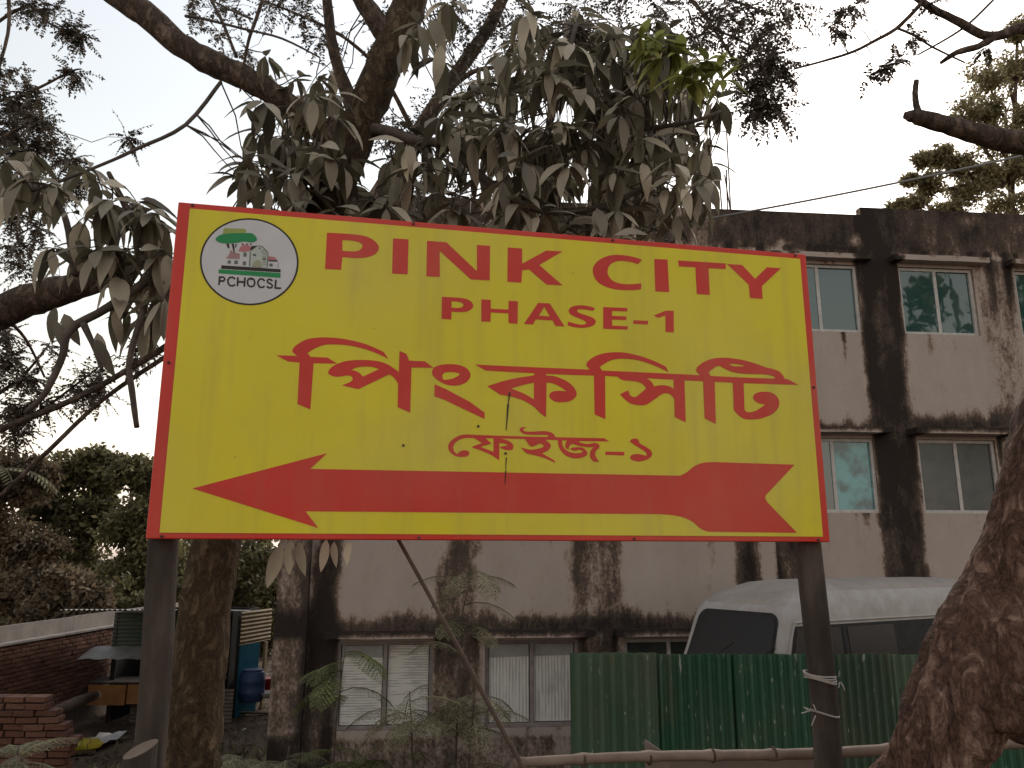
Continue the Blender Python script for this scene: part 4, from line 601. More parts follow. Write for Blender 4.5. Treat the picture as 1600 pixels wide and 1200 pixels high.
for ln in ART.strip().split('\n'):
    f_ = ln.split('|'); nm, lay, colr = f_[0], int(f_[1]), f_[2]
    polys = []
    for t_ in f_[3:]:
        w_ = [float(x) for x in t_.split()]; polys.append([Vector((w_[i]/1000, 0, w_[i+1]/1000)) for i in range(0, len(w_), 2)])
    tris = tessellate_polygon([[Vector((p.x, p.z, 0)) for p in pl] for pl in polys])
    flat = [p for pl in polys for p in pl]; yy = -.0030 - .0004 * lay
    q = MB()
    for p in flat: q.v.append(tuple(SM @ Vector((p.x, yy, p.z))))
    for t_ in tris:
        a, b, c = t_
        nrm = (flat[b] - flat[a]).cross(flat[c] - flat[a])
        q.f.append((a, b, c) if nrm.y < 0 else (a, c, b)); q.m.append(0)
    par = sign
    if nm in ('logo_picture', 'logo_letter'): par = disc
    o = q.build(nm, MT['a_' + colr], par)
    if nm == 'logo_disc': disc = o; tag(o, 'round white emblem with a green tree, a pink-roofed house and PCHOCSL beneath')
    if nm == 'arrow': tag(o, 'long red arrow pointing left along the bottom of the sign')
for o in list(bpy.data.objects):
    if o.name.startswith('logo_ring'): pass
# scratches and nail heads
q = MB()
for pts, w_ in (([(1.226,.545),(1.220,.50),(1.2125,.40)], .0035), ([(1.213,.30),(1.211,.25),(1.209,.20)], .0022)):
    for (a, b) in zip(pts, pts[1:]): q.face([SM @ Vector(v_) for v_ in ((a[0]-w_,-.0052,a[1]),(b[0]-w_*.4,-.0052,b[1]),(b[0]+w_*.4,-.0052,b[1]),(a[0]+w_,-.0052,a[1]))])
q.build('scratch', MT['ink'], sign)
for (x_, z_) in ((.05,1.19),(.85,1.19),(1.65,1.19),(2.46,1.19),(.02,.6),(2.495,.62),(.05,.008),(.9,.008),(1.7,.008),(2.46,.008),(1.108,.413),(.836,.334),(1.2105,.315)):
    q = MB(); q.tube([SM @ Vector((x_, .002, z_)), SM @ Vector((x_, -.0058, z_))], .005, 8); q.build('nail_head', MT['rust'], sign)
# posts behind the panel and the rails they carry
for (x_, r0, r1) in ((.045, .050, .048), (2.478, .050, .054)):
    q = MB(); pts = []; rr = []
    for i in range(25):
        z_ = -2.75 + 3.85 * i / 24; pts.append(SM @ Vector((x_ + .01 * math.sin(i * .6), .092, z_))); rr.append(r1 + (r0 - r1) * i / 24)
    q.tube(pts, rr, 16, 0, .03, seed=x_); q.build('post', MT['postwood'] if 'postwood' in MT else MT['rust'], sign, smooth=True)
for z_ in (.12, .62, 1.08):
    q = MB(); q.box((.03, .0285, z_), (SW - .03, .045, z_ + .05), T=SM); q.build('back_rail', MT['rust'], sign)
# ------------------------------------------------------------------ corrugated iron fence
def corr_sheet(x0, x1, z0, z1, pitch, amp, T, vertical=True, nseg=6, wob=0.):
    """corrugated sheet in the local xz-plane; ribs run along z (vertical) or x"""
    q = MB(); L = (x1 - x0) if vertical else (z1 - z0); n = max(4, int(L / pitch * nseg))
    K = 5
    for k in range(K + 1):
        for i in range(n + 1):
            t = L * i / n; o = amp * math.sin(2 * math.pi * t / pitch)
            if vertical: p = (x0 + t, o + wob * noise.noise(Vector((x0 + t, k * .8, 3))), z0 + (z1 - z0) * k / K)
            else: p = (x0 + (x1 - x0) * k / K, o + wob * noise.noise(Vector((k * .8, t, 3))), z0 + t)
            if k == K and wob: p = (p[0], p[1], p[2] + .014 * noise.noise(Vector((p[0] * 1.7, p[2], 5))) + .006 * noise.noise(Vector((p[0] * 9, 0, 1))))
            q.v.append(tuple(T @ Vector(p)))
    for k in range(K):
        for i in range(n):
            a = k * (n + 1) + i; q.f.append((a, a + 1, a + n + 2, a + n + 1)); q.m.append(0)
    return q
MT['green_iron'] = mat('green_painted_iron', (.012,.062,.030), (.028,.092,.048), .5, 3, .1, 20, .4, stretch=(1,1,.3))
MT['green_iron2'] = mat('faded_green_iron', (.045,.095,.052), (.08,.12,.075), .6, 3, .1, 20, .3, stretch=(1,1,.3))
MT['green_iron3'] = mat('dull_green_iron', (.03,.065,.038), (.058,.085,.052), .6, 3, .1, 20, .3, stretch=(1,1,.3))
def weather(m, rust=(.12,.06,.035), mud=(.14,.105,.08), zmud=-.55):
    # rust blooms, scratches and mud splashed over the foot of painted iron
    N = m.node_tree.nodes; L = m.node_tree.links; b = N['Principled BSDF']; src = b.inputs['Base Color'].links[0].from_socket; tc = N.new('ShaderNodeTexCoord')
    for (sc, st, lo, hi, col, k) in ((4, (1,1,.35), .60, .72, rust, .35), (30, (1,1,.25), .66, .70, (.35,.36,.30), .7), (1.4, (1,1,1), .45, .75, mud, .32)):
        mp = N.new('ShaderNodeMapping'); mp.inputs['Scale'].default_value = st; L.new(tc.outputs['Object'], mp.inputs[0])
        n = N.new('ShaderNodeTexNoise'); n.inputs['Scale'].default_value = sc; n.inputs['Detail'].default_value = 7; L.new(mp.outputs[0], n.inputs['Vector'])
        mr = N.new('ShaderNodeMapRange'); mr.inputs[1].default_value = lo; mr.inputs[2].default_value = hi; mr.inputs[4].default_value = k; L.new(n.outputs[0], mr.inputs[0])
        mx = N.new('ShaderNodeMix'); mx.data_type = 'RGBA'; L.new(mr.outputs[0], mx.inputs[0]); L.new(src, mx.inputs[6]); mx.inputs[7].default_value = (*col, 1); src = mx.outputs[2]
    L.new(src, b.inputs['Base Color'])
for k_ in ('green_iron', 'green_iron2', 'green_iron3'): weather(MT[k_])
FY = 7.2; fence = thing('corrugated_fence', (3, FY, gz(3, FY)), 'green corrugated iron fence in front of the parked van', 'fence')
def fx(px): return P(px, 1022, FY).x
ftop = P(1100, 1022, FY).z
for (a, b, dy, pitch, mt, dz) in ((890, 1025, 0, .098, 'green_iron2', .012), (1020, 1150, .03, .085, 'green_iron', -.004), (1145, 1268, -.004, .085, 'green_iron', .002), (1263, 1392, .03, .072, 'green_iron3', .0), (1388, 1525, .06, .085, 'green_iron2', -.012), (1520, 1660, .03, .085, 'green_iron', .0), (1655, 1800, .06, .085, 'green_iron2', .01)):
    T = Matrix.Translation((0, FY + dy, 0)) @ Matrix.Rotation(0, 4, 'Z')
    q = corr_sheet(fx(a), fx(b), -.95, ftop + dz, pitch, .021, T, True, 8, .012); q.build('iron_sheet', MT[mt], fence, smooth=True)
for px in (905, 1145, 1390, 1660):
    q = MB(); q.tube([(fx(px), FY + .11, -1.0), (fx(px) + .01, FY + .11, ftop - .05)], .035, 8, jit=.05); q.build('post', MT['rust'], fence)
q = MB(); q.box((fx(900), FY + .075, ftop - .35), (fx(1790), FY + .115, ftop - .29)); q.build('rail', MT['rust'], fence)

# ------------------------------------------------------------------ van
MT['van_white'] = mat('dusty_white_paint', (.38,.35,.325), (.29,.255,.23), .55, 5, .03, 12, .4)
MT['van_roof'] = mat('dusty_roof_paint', (.33,.285,.25), (.26,.22,.19), .7, 4, .05, 12, .3)
MT['van_glass'] = glass('dark_car_glass', (.016,.013,.012), 1.3, .3)
MT['rubber'] = mat('black_rubber', (.015,.013,.012), (.03,.027,.025), .8, 10)
VA = R(30); head = Vector((-math.cos(VA), -math.sin(VA), 0)); left = Vector((math.sin(VA), -math.cos(VA), 0))
corner = P(1240, 976, 8.2); HW = .68
vo = corner - head * 1.62 - left * (HW - .03); vo.z = corner.z - 1.62
van = thing('van', vo, 'dusty white van with a dark windscreen parked behind the green fence', 'van', rz=math.atan2(head.y, head.x))
VMAT = Matrix((( head.x, left.x, 0, vo.x), (head.y, left.y, 0, vo.y), (0, 0, 1, vo.z), (0, 0, 0, 1)))
sec = [(y_ * HW / .82, z_) for y_, z_ in [(.0,.34),(.70,.34),(.80,.42),(.83,.60),(.835,.90),(.82,1.08),(.79,1.40),(.765,1.62),(.76,1.66),(.735,1.80),(.66,1.93),(.50,2.0),(.25,2.03),(.0,2.04)]]
def vtop(x):
    tb = [(-2.2,1.98),(-1.6,2.03),(.4,2.05),(1.0,2.03),(1.3,1.96),(1.5,1.87),(1.62,1.79),(1.70,1.72),(1.98,1.05),(2.10,.95),(2.3,.93)]
    for (x0, z0), (x1, z1) in zip(tb, tb[1:]):
        if x0 <= x <= x1: return z0 + (z1 - z0) * (x - x0) / (x1 - x0)
    return .93
xs_ = [-2.16,-2.14,-2.05,-1.6,-1.1,-.55,0,.5,.9,1.1,1.3,1.42,1.5,1.56,1.62,1.66,1.70,1.75,1.82,1.90,1.98,2.03,2.10,2.17,2.22,2.24]
q = MB(); ring = sec + [(-y, z) for y, z in sec[-2:0:-1]]; nr = len(ring)
for x in xs_:
    k = 1.0
    if x < -2.1: k = .97
    if x > 2.15: k = .985 - (x - 2.15) * .6
    t = vtop(x)
    for (y, z) in ring:
        zz = min(z, t); yy = y * k
        if z > t: yy = y * k
        if z > t and z <= 1.66: yy = y * k
        q.v.append(tuple(VMAT @ Vector((x, yy, zz))))
for i in range(len(xs_) - 1):
    for j in range(nr):
        a, b2 = i * nr + j, i * nr + (j + 1) % nr; q.f.append((a, b2, b2 + nr, a + nr))
        zc = (ring[j][1] + ring[(j + 1) % nr][1]) / 2; q.m.append(1 if zc > 1.95 and xs_[i] < 1.6 else 0)
q.f.append(tuple(range(nr))[::-1]); q.m.append(0); q.f.append(tuple((len(xs_) - 1) * nr + j for j in range(nr))); q.m.append(0)
body = q.build('body', [MT['van_white'], MT['van_roof']], van)
body.data.polygons.foreach_set('use_smooth', [True] * len(body.data.polygons))
def vy(z):
    for (y0, z0), (y1, z1) in zip(sec[4:], sec[5:]):
        if z0 <= z <= z1: return y0 + (y1 - y0) * (z - z0) / (z1 - z0)
    return .8
def vpanel(name, x0, x1, z0, z1, side, mt, off=.006, xt0=None, xt1=None):
    q = MB(); n = 4
    for i in range(n):
        za, zb_ = z0 + (z1 - z0) * i / n, z0 + (z1 - z0) * (i + 1) / n
        def X(e0, e1, z): return e0 + (e1 - e0) * (z - z0) / (z1 - z0)
        xa0, xa1 = X(x0, x0 if xt0 is None else xt0, za), X(x1, x1 if xt1 is None else xt1, za)
        xb0, xb1 = X(x0, x0 if xt0 is None else xt0, zb_), X(x1, x1 if xt1 is None else xt1, zb_)
        q.face([VMAT @ Vector(v_) for v_ in ((xa0, side*(vy(za)+off), za), (xa1, side*(vy(za)+off), za), (xb1, side*(vy(zb_)+off), zb_), (xb0, side*(vy(zb_)+off), zb_))])
    o = q.build(name, mt, van); return o
for side in (1, -1):
    vpanel('window_surround', -.86, 1.80, 1.06, 1.60, side, MT['rubber'], .004, xt1=1.60)
    vpanel('door_pillar', .84, .90, 1.10, 1.57, side, MT['rubber'], .010)
    vpanel('side_window', .93, 1.74, 1.10, 1.57, side, MT['van_glass'], .009, xt1=1.57)
    vpanel('side_window', .06, .82, 1.10, 1.57, side, MT['van_glass'], .009)
    vpanel('window_frame', -1.72, -.90, 1.05, 1.56, side, MT['van_white'], .008)
    vpanel('side_window', -1.66, -.96, 1.10, 1.51, side, MT['van_glass'], .012)
    q = MB(); q.tube([VMAT @ Vector((x, side * (vy(1.635) + .006), 1.635)) for x in (-2.05, 0, 1.2, 1.60)], .012, 6); q.build('gutter', MT['van_white'], van)
    q = MB(); q.tube([VMAT @ Vector(v_) for v_ in ((1.87, side*(vy(1.08)+.004), 1.08), (1.60, side*(vy(1.62)+.004), 1.63))], .016, 6); q.build('pillar_trim', MT['van_white'], van)
    for x in (-1.35, 1.35):
        c_ = Vector((x, side * (HW - .10), .31)); q = MB()
        q.tube([VMAT @ (c_ + Vector((0, -.09, 0))), VMAT @ (c_ + Vector((0, .09, 0)))], .31, 20); w_ = q.build('wheel', MT['rubber'], van)
        q = MB(); q.tube([VMAT @ (c_ + Vector((0, side*.088, 0))), VMAT @ (c_ + Vector((0, side*.098, 0)))], .19, 16); attach(q.build('hub', MT['white_al']), w_)
    q = MB(); q.box((2.20, side*.52 - .13, .72), (2.245, side*.52 + .13, .88), T=VMAT); q.build('headlight', MT['white_al'], van)
def wscreen(x): return 1.72 - (x - 1.70) / (1.98 - 1.70) * .67
def screen_poly(name, x_lo, x_hi, hw, rc, lift, mt):
    pts = []; L_ = x_lo - x_hi
    for (cx, cy, a0) in ((-hw + rc, rc, 180), (hw - rc, rc, 270), (hw - rc, 1 - rc * 1.2, 0), (-hw + rc, 1 - rc * 1.2, 90)):
        for k in range(6):
            an = R(a0 + 18 * k); u_ = cx + rc * math.cos(an); t_ = min(1, max(0, cy + rc * 1.2 * math.sin(an)))
            x_ = x_lo - L_ * t_; pts.append(VMAT @ Vector((x_ + lift, u_ * (1.0 - .10 * t_), wscreen(x_) + lift * .5)))
    q = MB(); q.face(pts); return q.build(name, mt, van)
screen_poly('windscreen_seal', 1.975, 1.70, HW - .06, .13, .006, MT['rubber'])
screen_poly('windscreen', 1.962, 1.715, HW - .09, .11, .012, MT['van_glass'])
for side in (1, -1):
    for x in (.885, -.02, 1.86):
        q = MB(); q.tube([VMAT @ Vector((x, side * (vy(max(.9, z)) + .001), z)) for z in (.45, .9, 1.06)], .006, 4); q.build('door_gap', MT['rubber'], van)
    q = MB(); q.box((.95, side * (vy(.95) + .001), .93), (1.09, side * (vy(.95) + .028), .965), T=VMAT); q.build('door_handle', MT['rubber'], van)
for y0 in (-.25, .3):
    q = MB(); q.tube([VMAT @ Vector((1.975, y0, 1.09)), VMAT @ Vector((1.90, y0 + .10, 1.27)), VMAT @ Vector((1.845, y0 + .30, 1.41))], .006, 5); q.build('wiper', MT['rubber'], van)
q = MB(); q.box((2.20, -HW, .38), (2.30, HW, .55), T=VMAT); q.build('bumper', MT['rubber'], van)

# ------------------------------------------------------------------ bamboo rail, prop, stake, ties, board
MT['bamboo'] = mat('weathered_bamboo', (.16,.11,.085), (.25,.18,.14), .7, 6, .15, 40, .25)
bam = thing('bamboo_pole', P(1200, 1180, 3.3), 'horizontal weathered bamboo pole tied behind the right sign post', 'pole')
A_, B_ = P(805, 1192, 3.20), P(1640, 1161, 3.72)
N_ = 9; q = MB(); pts = []; rr = []
for k in range(N_ * 6 + 1):
    t = k / (N_ * 6); ph = k % 6; pts.append(A_.lerp(B_, t) + Vector((0, 0, .006 * math.sin(t * 9)))); rr.append(.024 - .004 * t * 0 + (.0045 if ph == 0 else (-.001 if ph in (1, 5) else 0)) - .006 * (1 - t))
q.tube(pts, rr, 14); q.build('culm', MT['bamboo'], bam, smooth=True)
for k in range(1, N_):
    q = MB(); c_ = A_.lerp(B_, k / N_); d_ = (B_ - A_).normalized() * .004; q.tube([c_ - d_, c_ + d_], .0265, 14); q.build('node_ring', MT['bark'], bam)
MT['stick'] = mat('brown_stick', (.07,.047,.036), (.13,.09,.07), .8, 20)
q = MB(); a_, b_2 = P(618, 835, 2.98), P(815, 1196, 3.14); d_ = (b_2 - a_)
q.tube([a_ - d_ * .06, a_ + d_ * .5 + Vector((.004, 0, 0)), b_2, b_2 + d_ * .85], [.0075, .0085, .009, .011], 8, jit=.08)
tag(q.build('prop_stick', MT['stick']), 'thin wooden stick slanting down from under the sign to the bamboo pole', 'stick')
MT['stake'] = mat('sawn_wood', (.025,.018,.015), (.055,.04,.031), .85, 8, .4, 60, stretch=(1,1,.2)); MT['cut'] = mat('cut_wood_face', (.16,.115,.085), (.11,.078,.056), .8, 12)
q = MB(); c0 = P(220, 1168, 2.55); n = 14; rr = .047
top = [c0 + Vector((rr*math.cos(2*math.pi*i/n), rr*math.sin(2*math.pi*i/n), .016*math.cos(2*math.pi*i/n) + .014*math.sin(2*math.pi*i/n) - .004)) for i in range(n)]
bot = [Vector((p.x, p.y, -.4)) for p in top]
for i in range(n): q.face([bot[i], bot[(i+1) % n], top[(i+1) % n], top[i]])
stake = thing('wooden_stake', Vector((c0.x, c0.y, gz(c0.x, c0.y))), 'short wooden stake with slanted sawn top in front of the left post', 'stake')
q.build('shaft', MT['stake'], stake, smooth=True)
q = MB(); q.face(top); q.build('sawn_top', MT['cut'], stake)
MT['string'] = mat('white_plastic_string', (.40,.355,.32), (.30,.26,.23), .6, 30)
pc = SM @ Vector((2.478, .092, 0))
def tie(zc, name, label, loops, rr=.0585, hang=()):
    q = MB()
    for l in range(loops):
        pts = []
        for i in range(19):
            an = 2 * math.pi * i / 18; pts.append(Vector((pc.x + rr*math.cos(an), pc.y + rr*math.sin(an), zc + .006*l - .010*math.cos(an) + .004*math.sin(an*2 + l))))
        q.tube(pts, .0035, 5)
    for (x_, z_, dx, dz) in hang:
        s_ = Vector((pc.x + x_, pc.y - rr - .003, zc + z_)); q.tube([s_, s_ + Vector((dx*.5, -.006, dz*.4)), s_ + Vector((dx, -.004, dz))], .0022, 5)
    tag(q.build(name, MT['string']), label, 'string')
zt = P(1285, 1066, 3.2).z
tie(zt, 'tie_string', 'pale string wound round the middle of the right sign post', 4, hang=((.055, 0, .012, -.03), (.05, .0, -.006, -.02)))
zt2 = P(1270, 1118, 3.2).z
tie(zt2, 'tie_string', 'frayed white string ends low on the left side of the right post', 1, hang=((-.055, .02, -.05, -.012), (-.05, .018, -.045, .012), (-.05, .0, -.02, -.035), (-.045, .01, -.012, .03)))
MT['board'] = mat('grey_brown_board', (.17,.13,.11), (.23,.18,.15), .8, 5, .1, 30)
q = MB()
pts = [P(1008, 1156, 3.45), P(1052, 1186, 3.45), P(1300, 1178, 3.62), P(1300, 1290, 3.62), P(1012, 1290, 3.45)]
bk = [p + Vector((0, .015, 0)) for p in pts]
q.face(pts[::-1]); q.face(bk)
for i in range(5): q.face([pts[i], pts[(i+1) % 5], bk[(i+1) % 5], bk[i]])
tag(q.build('leaning_board', MT['board']), 'grey-brown board with a pointed corner leaning behind the bamboo pole', 'board')

# ------------------------------------------------------------------ overhead cable
MT['cable'] = mat('grey_cable', (.26,.25,.24), rough=.6)
q = MB(); a_, b_2 = P(800, 388, 6.4), P(1760, 205, 5.2); pts = []
for i in range(25):
    t = i / 24; p = a_.lerp(b_2, t); p.z -= .12 * 4 * t * (1 - t) * .6; pts.append(p)
q.tube(pts, .008, 6); tag(q.build('overhead_cable', MT['cable']), 'thin grey cable strung from behind the sign up to the right', 'cable')

# ------------------------------------------------------------------ brick walls
MT['mortar'] = mat('old_mortar', (.10,.075,.06), (.15,.115,.09), .95, 9, .3, 40)
bricks_m = [mat('red_brick_%s' % n_, c_, tuple(x * .62 for x in c_), .9, 18, .5, 60) for n_, c_ in (('a', (.155,.066,.042)), ('b', (.12,.053,.036)), ('c', (.18,.085,.055)))]
def brick_mesh(L, H, D, mt, seed):
    bm = bmesh.new(); bmesh.ops.create_cube(bm, size=1); rr = random.Random(seed)
    for v in bm.verts:
        v.co = Vector((v.co.x * L + rr.uniform(-.004, .004), v.co.y * D + rr.uniform(-.004, .004), v.co.z * H + rr.uniform(-.003, .003)))
    bmesh.ops.bevel(bm, geom=bm.edges[:], offset=.006, segments=1, affect='EDGES')
    me = bpy.data.meshes.new('brick'); bm.to_mesh(me); bm.free(); me.materials.append(mt); return me
BK = [brick_mesh(.235, .064, .11, bricks_m[i % 3], i) for i in range(6)]
def brick(parent, loc, rz, inv, dy=0):
    o = bpy.data.objects.new('brick', rnd.choice(BK)); COL.objects.link(o)
    o.parent = parent; o.matrix_parent_inverse = inv; o.location = loc; o.rotation_euler = (rnd.uniform(-.015, .015), rnd.uniform(-.015, .015), rz + rnd.uniform(-.02, .02))
WX = -8.35; wtop = .2
bw = thing('brick_wall', (WX, 14, gz(WX, 14)), 'long red brick wall with pale coping running back to the shed', 'wall')
q = MB(); q.box((WX - .22, 7.0, -1.8), (WX - .06, 21, wtop - .02)); q.build('wall_core', MT['mortar'], bw)
inv = world_of(bw).inverted(); cnt = 0
for r_ in range(17):
    z_ = wtop - .05 - r_ * .076
    for k in range(17):
        y_ = 13.2 + k * .25 + (.125 if r_ % 2 else 0)
        brick(bw, (WX - .055 + rnd.uniform(-.008, .008), y_, z_), R(90), inv)
MT['coping'] = mat('pale_cement_coping', (.30,.265,.24), (.19,.16,.145), .9, 3, .2, 20, c3=(.25,.22,.20))
y_ = 7.0
while y_ < 20.5:
    l_ = rnd.uniform(1.5, 2.1); q = MB(); q.box((WX - .24, y_, wtop), (WX + .03, y_ + l_ - .02, wtop + .035)); q.build('coping_slab', MT['coping'], bw); y_ += l_
y_ = 7.4
while y_ < 20.5:
    l_ = rnd.uniform(1.8, 2.4); q = MB(); q.box((WX - .2, y_, wtop + .037), (WX - .16, y_ + l_ - .015, wtop + .30 + rnd.uniform(-.012, .012))); q.build('cement_sheet', MT['coping'], bw); y_ += l_
# broken stub wall nearer the camera
bs = thing('broken_brick_wall', P(40, 1160, 10), 'low broken brick wall with a stepped end near the left corner', 'wall')
inv = world_of(bs).inverted()
SY = 10.0; tz = P(60, 1088, SY).z; xe = P(70, 1100, SY).x
q = MB(); q.box((-8.2, SY + .06, -1.8), (xe - .25, SY + .2, tz - .09)); q.box((-8.2, SY + .061, -1.8), (xe + .02, SY + .199, tz - .36)); q.build('wall_core', MT['mortar'], bs)
for r_ in range(15):
    z_ = tz - .04 - r_ * .076; end = xe + [0, .02, .14, .18, .27, .30, .42, .36, .34, .30, .33, .3, .36, .34, .4][r_]
    x_ = end - .12
    while x_ > -7.0:
        brick(bs, (x_, SY + .04 + rnd.uniform(-.022, .022), z_ + rnd.uniform(-.004, .004)), rnd.uniform(-.05, .05), inv)
        if r_ < 4 or x_ > xe - .3: brick(bs, (x_ - .03, SY + .17 + rnd.uniform(-.01, .012), z_ - .002), 0, inv)
        x_ -= .25
# loose rubble bricks
for k in range(16):
    o = bpy.data.objects.new('loose_brick', rnd.choice(BK)); COL.objects.link(o)
    x_, y_ = xe + rnd.uniform(-.5, .55), SY + rnd.uniform(-1.1, -.1)
    o.location = (x_, y_, -1.30 + rnd.uniform(0, .22)); o.rotation_euler = (rnd.uniform(-.5, .5), rnd.uniform(-.5, .5), rnd.uniform(0, 3)); 
    tag(o, 'loose broken brick on the rubble heap below the broken wall', 'brick', 'loose bricks below the broken wall')
q = MB(); n = 14
for i in range(n):
    for j in range(n):
        pts = []
        for a, b in ((i,j),(i+1,j),(i+1,j+1),(i,j+1)):
            x_, y_ = xe - .9 + 1.9 * a / n, SY - 1.4 + 1.45 * b / n
            d_ = max(0, 1 - ((x_ - xe + .0) / .95) ** 2 - ((y_ - SY + .6) / .85) ** 2)
            pts.append((x_, y_, gz(x_, y_) - .03 + .34 * d_ ** .6 + .06 * noise.noise(Vector((x_ * 4, y_ * 4, 1)))))
        q.face(pts)
tag(q.build('rubble_heap', bricks_m[1], smooth=False), 'heap of crushed red brick rubble at the foot of the broken wall', 'rubble')

# ------------------------------------------------------------------ tin shed
SHY = 16.4; gl = gz(-6.5, SHY)
shed = thing('tin_shed', (-6.8, SHY, gl), 'small shed of corrugated tin with a drop-front awning by the brick wall', 'shed')
def sx(px, Y=SHY): return P(px, 1030, Y).x
x0, x1 = sx(172), sx(352); zr = P(250, 957, SHY).z; zb_ = P(250, 1011, SHY).z
MT['tin_green'] = mat('dark_green_tin', (.045,.06,.045), (.09,.10,.075), .6, 3, .1, 20); MT['tin_rust'] = mat('rusty_tin', (.10,.075,.055), (.19,.15,.115), .7, 4, .1, 20)
MT['tin_pale'] = mat('pale_tin', (.28,.26,.245), (.19,.17,.155), .55, 4); MT['tin_blue'] = mat('blue_painted_tin', (.02,.14,.23), (.03,.19,.30), .6, 5); MT['tin_tan'] = mat('tan_tin', (.30,.235,.14), (.20,.15,.09), .7, 5)
MT['orange'] = mat('orange_brown_ply', (.33,.15,.05), (.24,.10,.035), .75, 6); MT['black'] = mat('interior_shade_black', (.012,.010,.009), rough=.9)  # black: shade inside the shed opening put into its wall colour
T0 = Matrix.Translation((0, SHY, 0))
xm = x0 + (x1 - x0) * .5
corr_sheet(x0, xm + .03, zb_, zr, .075, .01, T0, False, 6, .01).build('tin_sheet', MT['tin_green'], shed)
corr_sheet(xm, x1, zb_, zr + .02, .075, .01, Matrix.Translation((0, SHY + .02, 0)), False, 6, .01).build('tin_sheet', MT['tin_green'], shed)
q = MB()   # roof
YB = 18.2
for (a, b) in ((x0 - .06, xm), (xm + .01, x1 + .42)):
    q = corr_sheet(a, b, -.12, YB - SHY + .1, .09, .012, Matrix.Translation((0, SHY, zr + .035)) @ Matrix.Rotation(R(90 - 4), 4, 'X') @ Matrix.Scale(-1, 4, Vector((0, 1, 0))), True, 6)
    for i, v_ in enumerate(q.v): pass
    q.build('roof_sheet', MT['tin_pale'], shed)
za = P(250, 1028, SHY - .55).z
for (a, b) in ((sx(146), sx(238)), (sx(236), sx(352))):
    q = MB(); K = 10
    for i in range(K):
        for j in range(4):
            pts = []
            for aa, bb in ((i,j),(i+1,j),(i+1,j+1),(i,j+1)):
                x_ = a + (b - a) * aa / K; t = bb / 4
                pts.append((x_, SHY - .02 - .62 * t, zb_ + .02 + (za - zb_) * t + .012 * math.sin(aa * 1.9 + a) - .03 * t * t))
            q.face(pts)
    q.build('awning_sheet', MT['tin_pale'], shed)
for px in (178, 350):
    q = MB(); q.tube([(sx(px), SHY + .03, gl - .1), (sx(px), SHY + .03, zr)], .04, 7); q.build('post', MT['stake'], shed)
zc0, zc1 = P(200, 1098, SHY).z, P(200, 1066, SHY).z
for (a, b, h) in ((154, 212, 0), (214, 262, .02), (264, 300, .05)):
    q = MB(); q.box((sx(a), SHY - .28, zc0 + h), (sx(b) - .01, SHY - .24, zc1 - .01 + h * .4)); q.build('counter_board', MT['orange'], shed)
q = MB(); q.box((sx(150), SHY - .27, zc1 + .01), (sx(352), SHY + .5, zc1 + .04)); q.build('counter_top', MT['stake'], shed)
corr_sheet(sx(212), sx(300), gl - .02, zc0 - .05, .07, .012, Matrix.Translation((0, SHY - .02, 0)), False, 6).build('tin_sheet', MT['tin_rust'], shed)
corr_sheet(sx(296), sx(370), gl - .02, zc1 - .12, .07, .012, Matrix.Translation((0, SHY - .05, 0)), False, 6).build('tin_sheet', MT['tin_rust'], shed)
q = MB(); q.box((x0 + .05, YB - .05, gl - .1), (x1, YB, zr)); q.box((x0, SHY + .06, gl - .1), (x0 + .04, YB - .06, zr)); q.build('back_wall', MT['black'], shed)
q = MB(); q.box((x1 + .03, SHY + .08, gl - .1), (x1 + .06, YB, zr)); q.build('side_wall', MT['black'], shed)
Tm = Matrix.Translation((x1 + .10, SHY + .5, 0)) @ Matrix.Rotation(R(78), 4, 'Z')
corr_sheet(0, 1.25, P(385, 1006, 17.2).z, zr - .02, .08, .012, Tm, False, 6).build('tin_sheet', MT['tin_tan'], shed)
corr_sheet(.0, .8, gl, P(385, 1006, 17.2).z - .01, .08, .012, Tm, True, 6).build('tin_door', MT['tin_blue'], shed)
q = MB(); q.box((1.02, -.02, gl), (1.12, .03, zr - .7), T=Tm); q.build('door_post', MT['tin_tan'], shed)

q = MB(); a_, b_2 = P(88, 1112, 12.5), P(152, 1086, 15.6); q.tube([a_, a_.lerp(b_2, .5) + Vector((0, 0, .02)), b_2], [.09, .085, .075], 10, jit=.12)
tag(q.build('fallen_log', MT['bark'], smooth=True), 'short log lying from the broken wall towards the shed counter', 'log')
for k, (px, py, Y_, L_, an, lb) in enumerate(((105, 1128, 13.6, .9, .5, 'weathered plank lying flat near the crumpled yellow bag'), (352, 1150, 13.5, 1.0, 1.2, 'weathered plank on the bare ground right of the tan trunk'), (400, 1100, 17.2, .7, .2, 'thin plank on the ground in front of the blue barrel'))):
    c_ = P(px, py, Y_); c_.z = gz(c_.x, c_.y) + .05; T_ = Matrix.Translation(c_) @ Matrix.Rotation(an, 4, 'Z') @ Matrix.Rotation(.04, 4, 'Y'); q = MB(); q.box((-L_/2, -.07, -.015), (L_/2, .07, .015), T=T_)
    tag(q.build('plank', MT['bark2']), lb, 'plank')
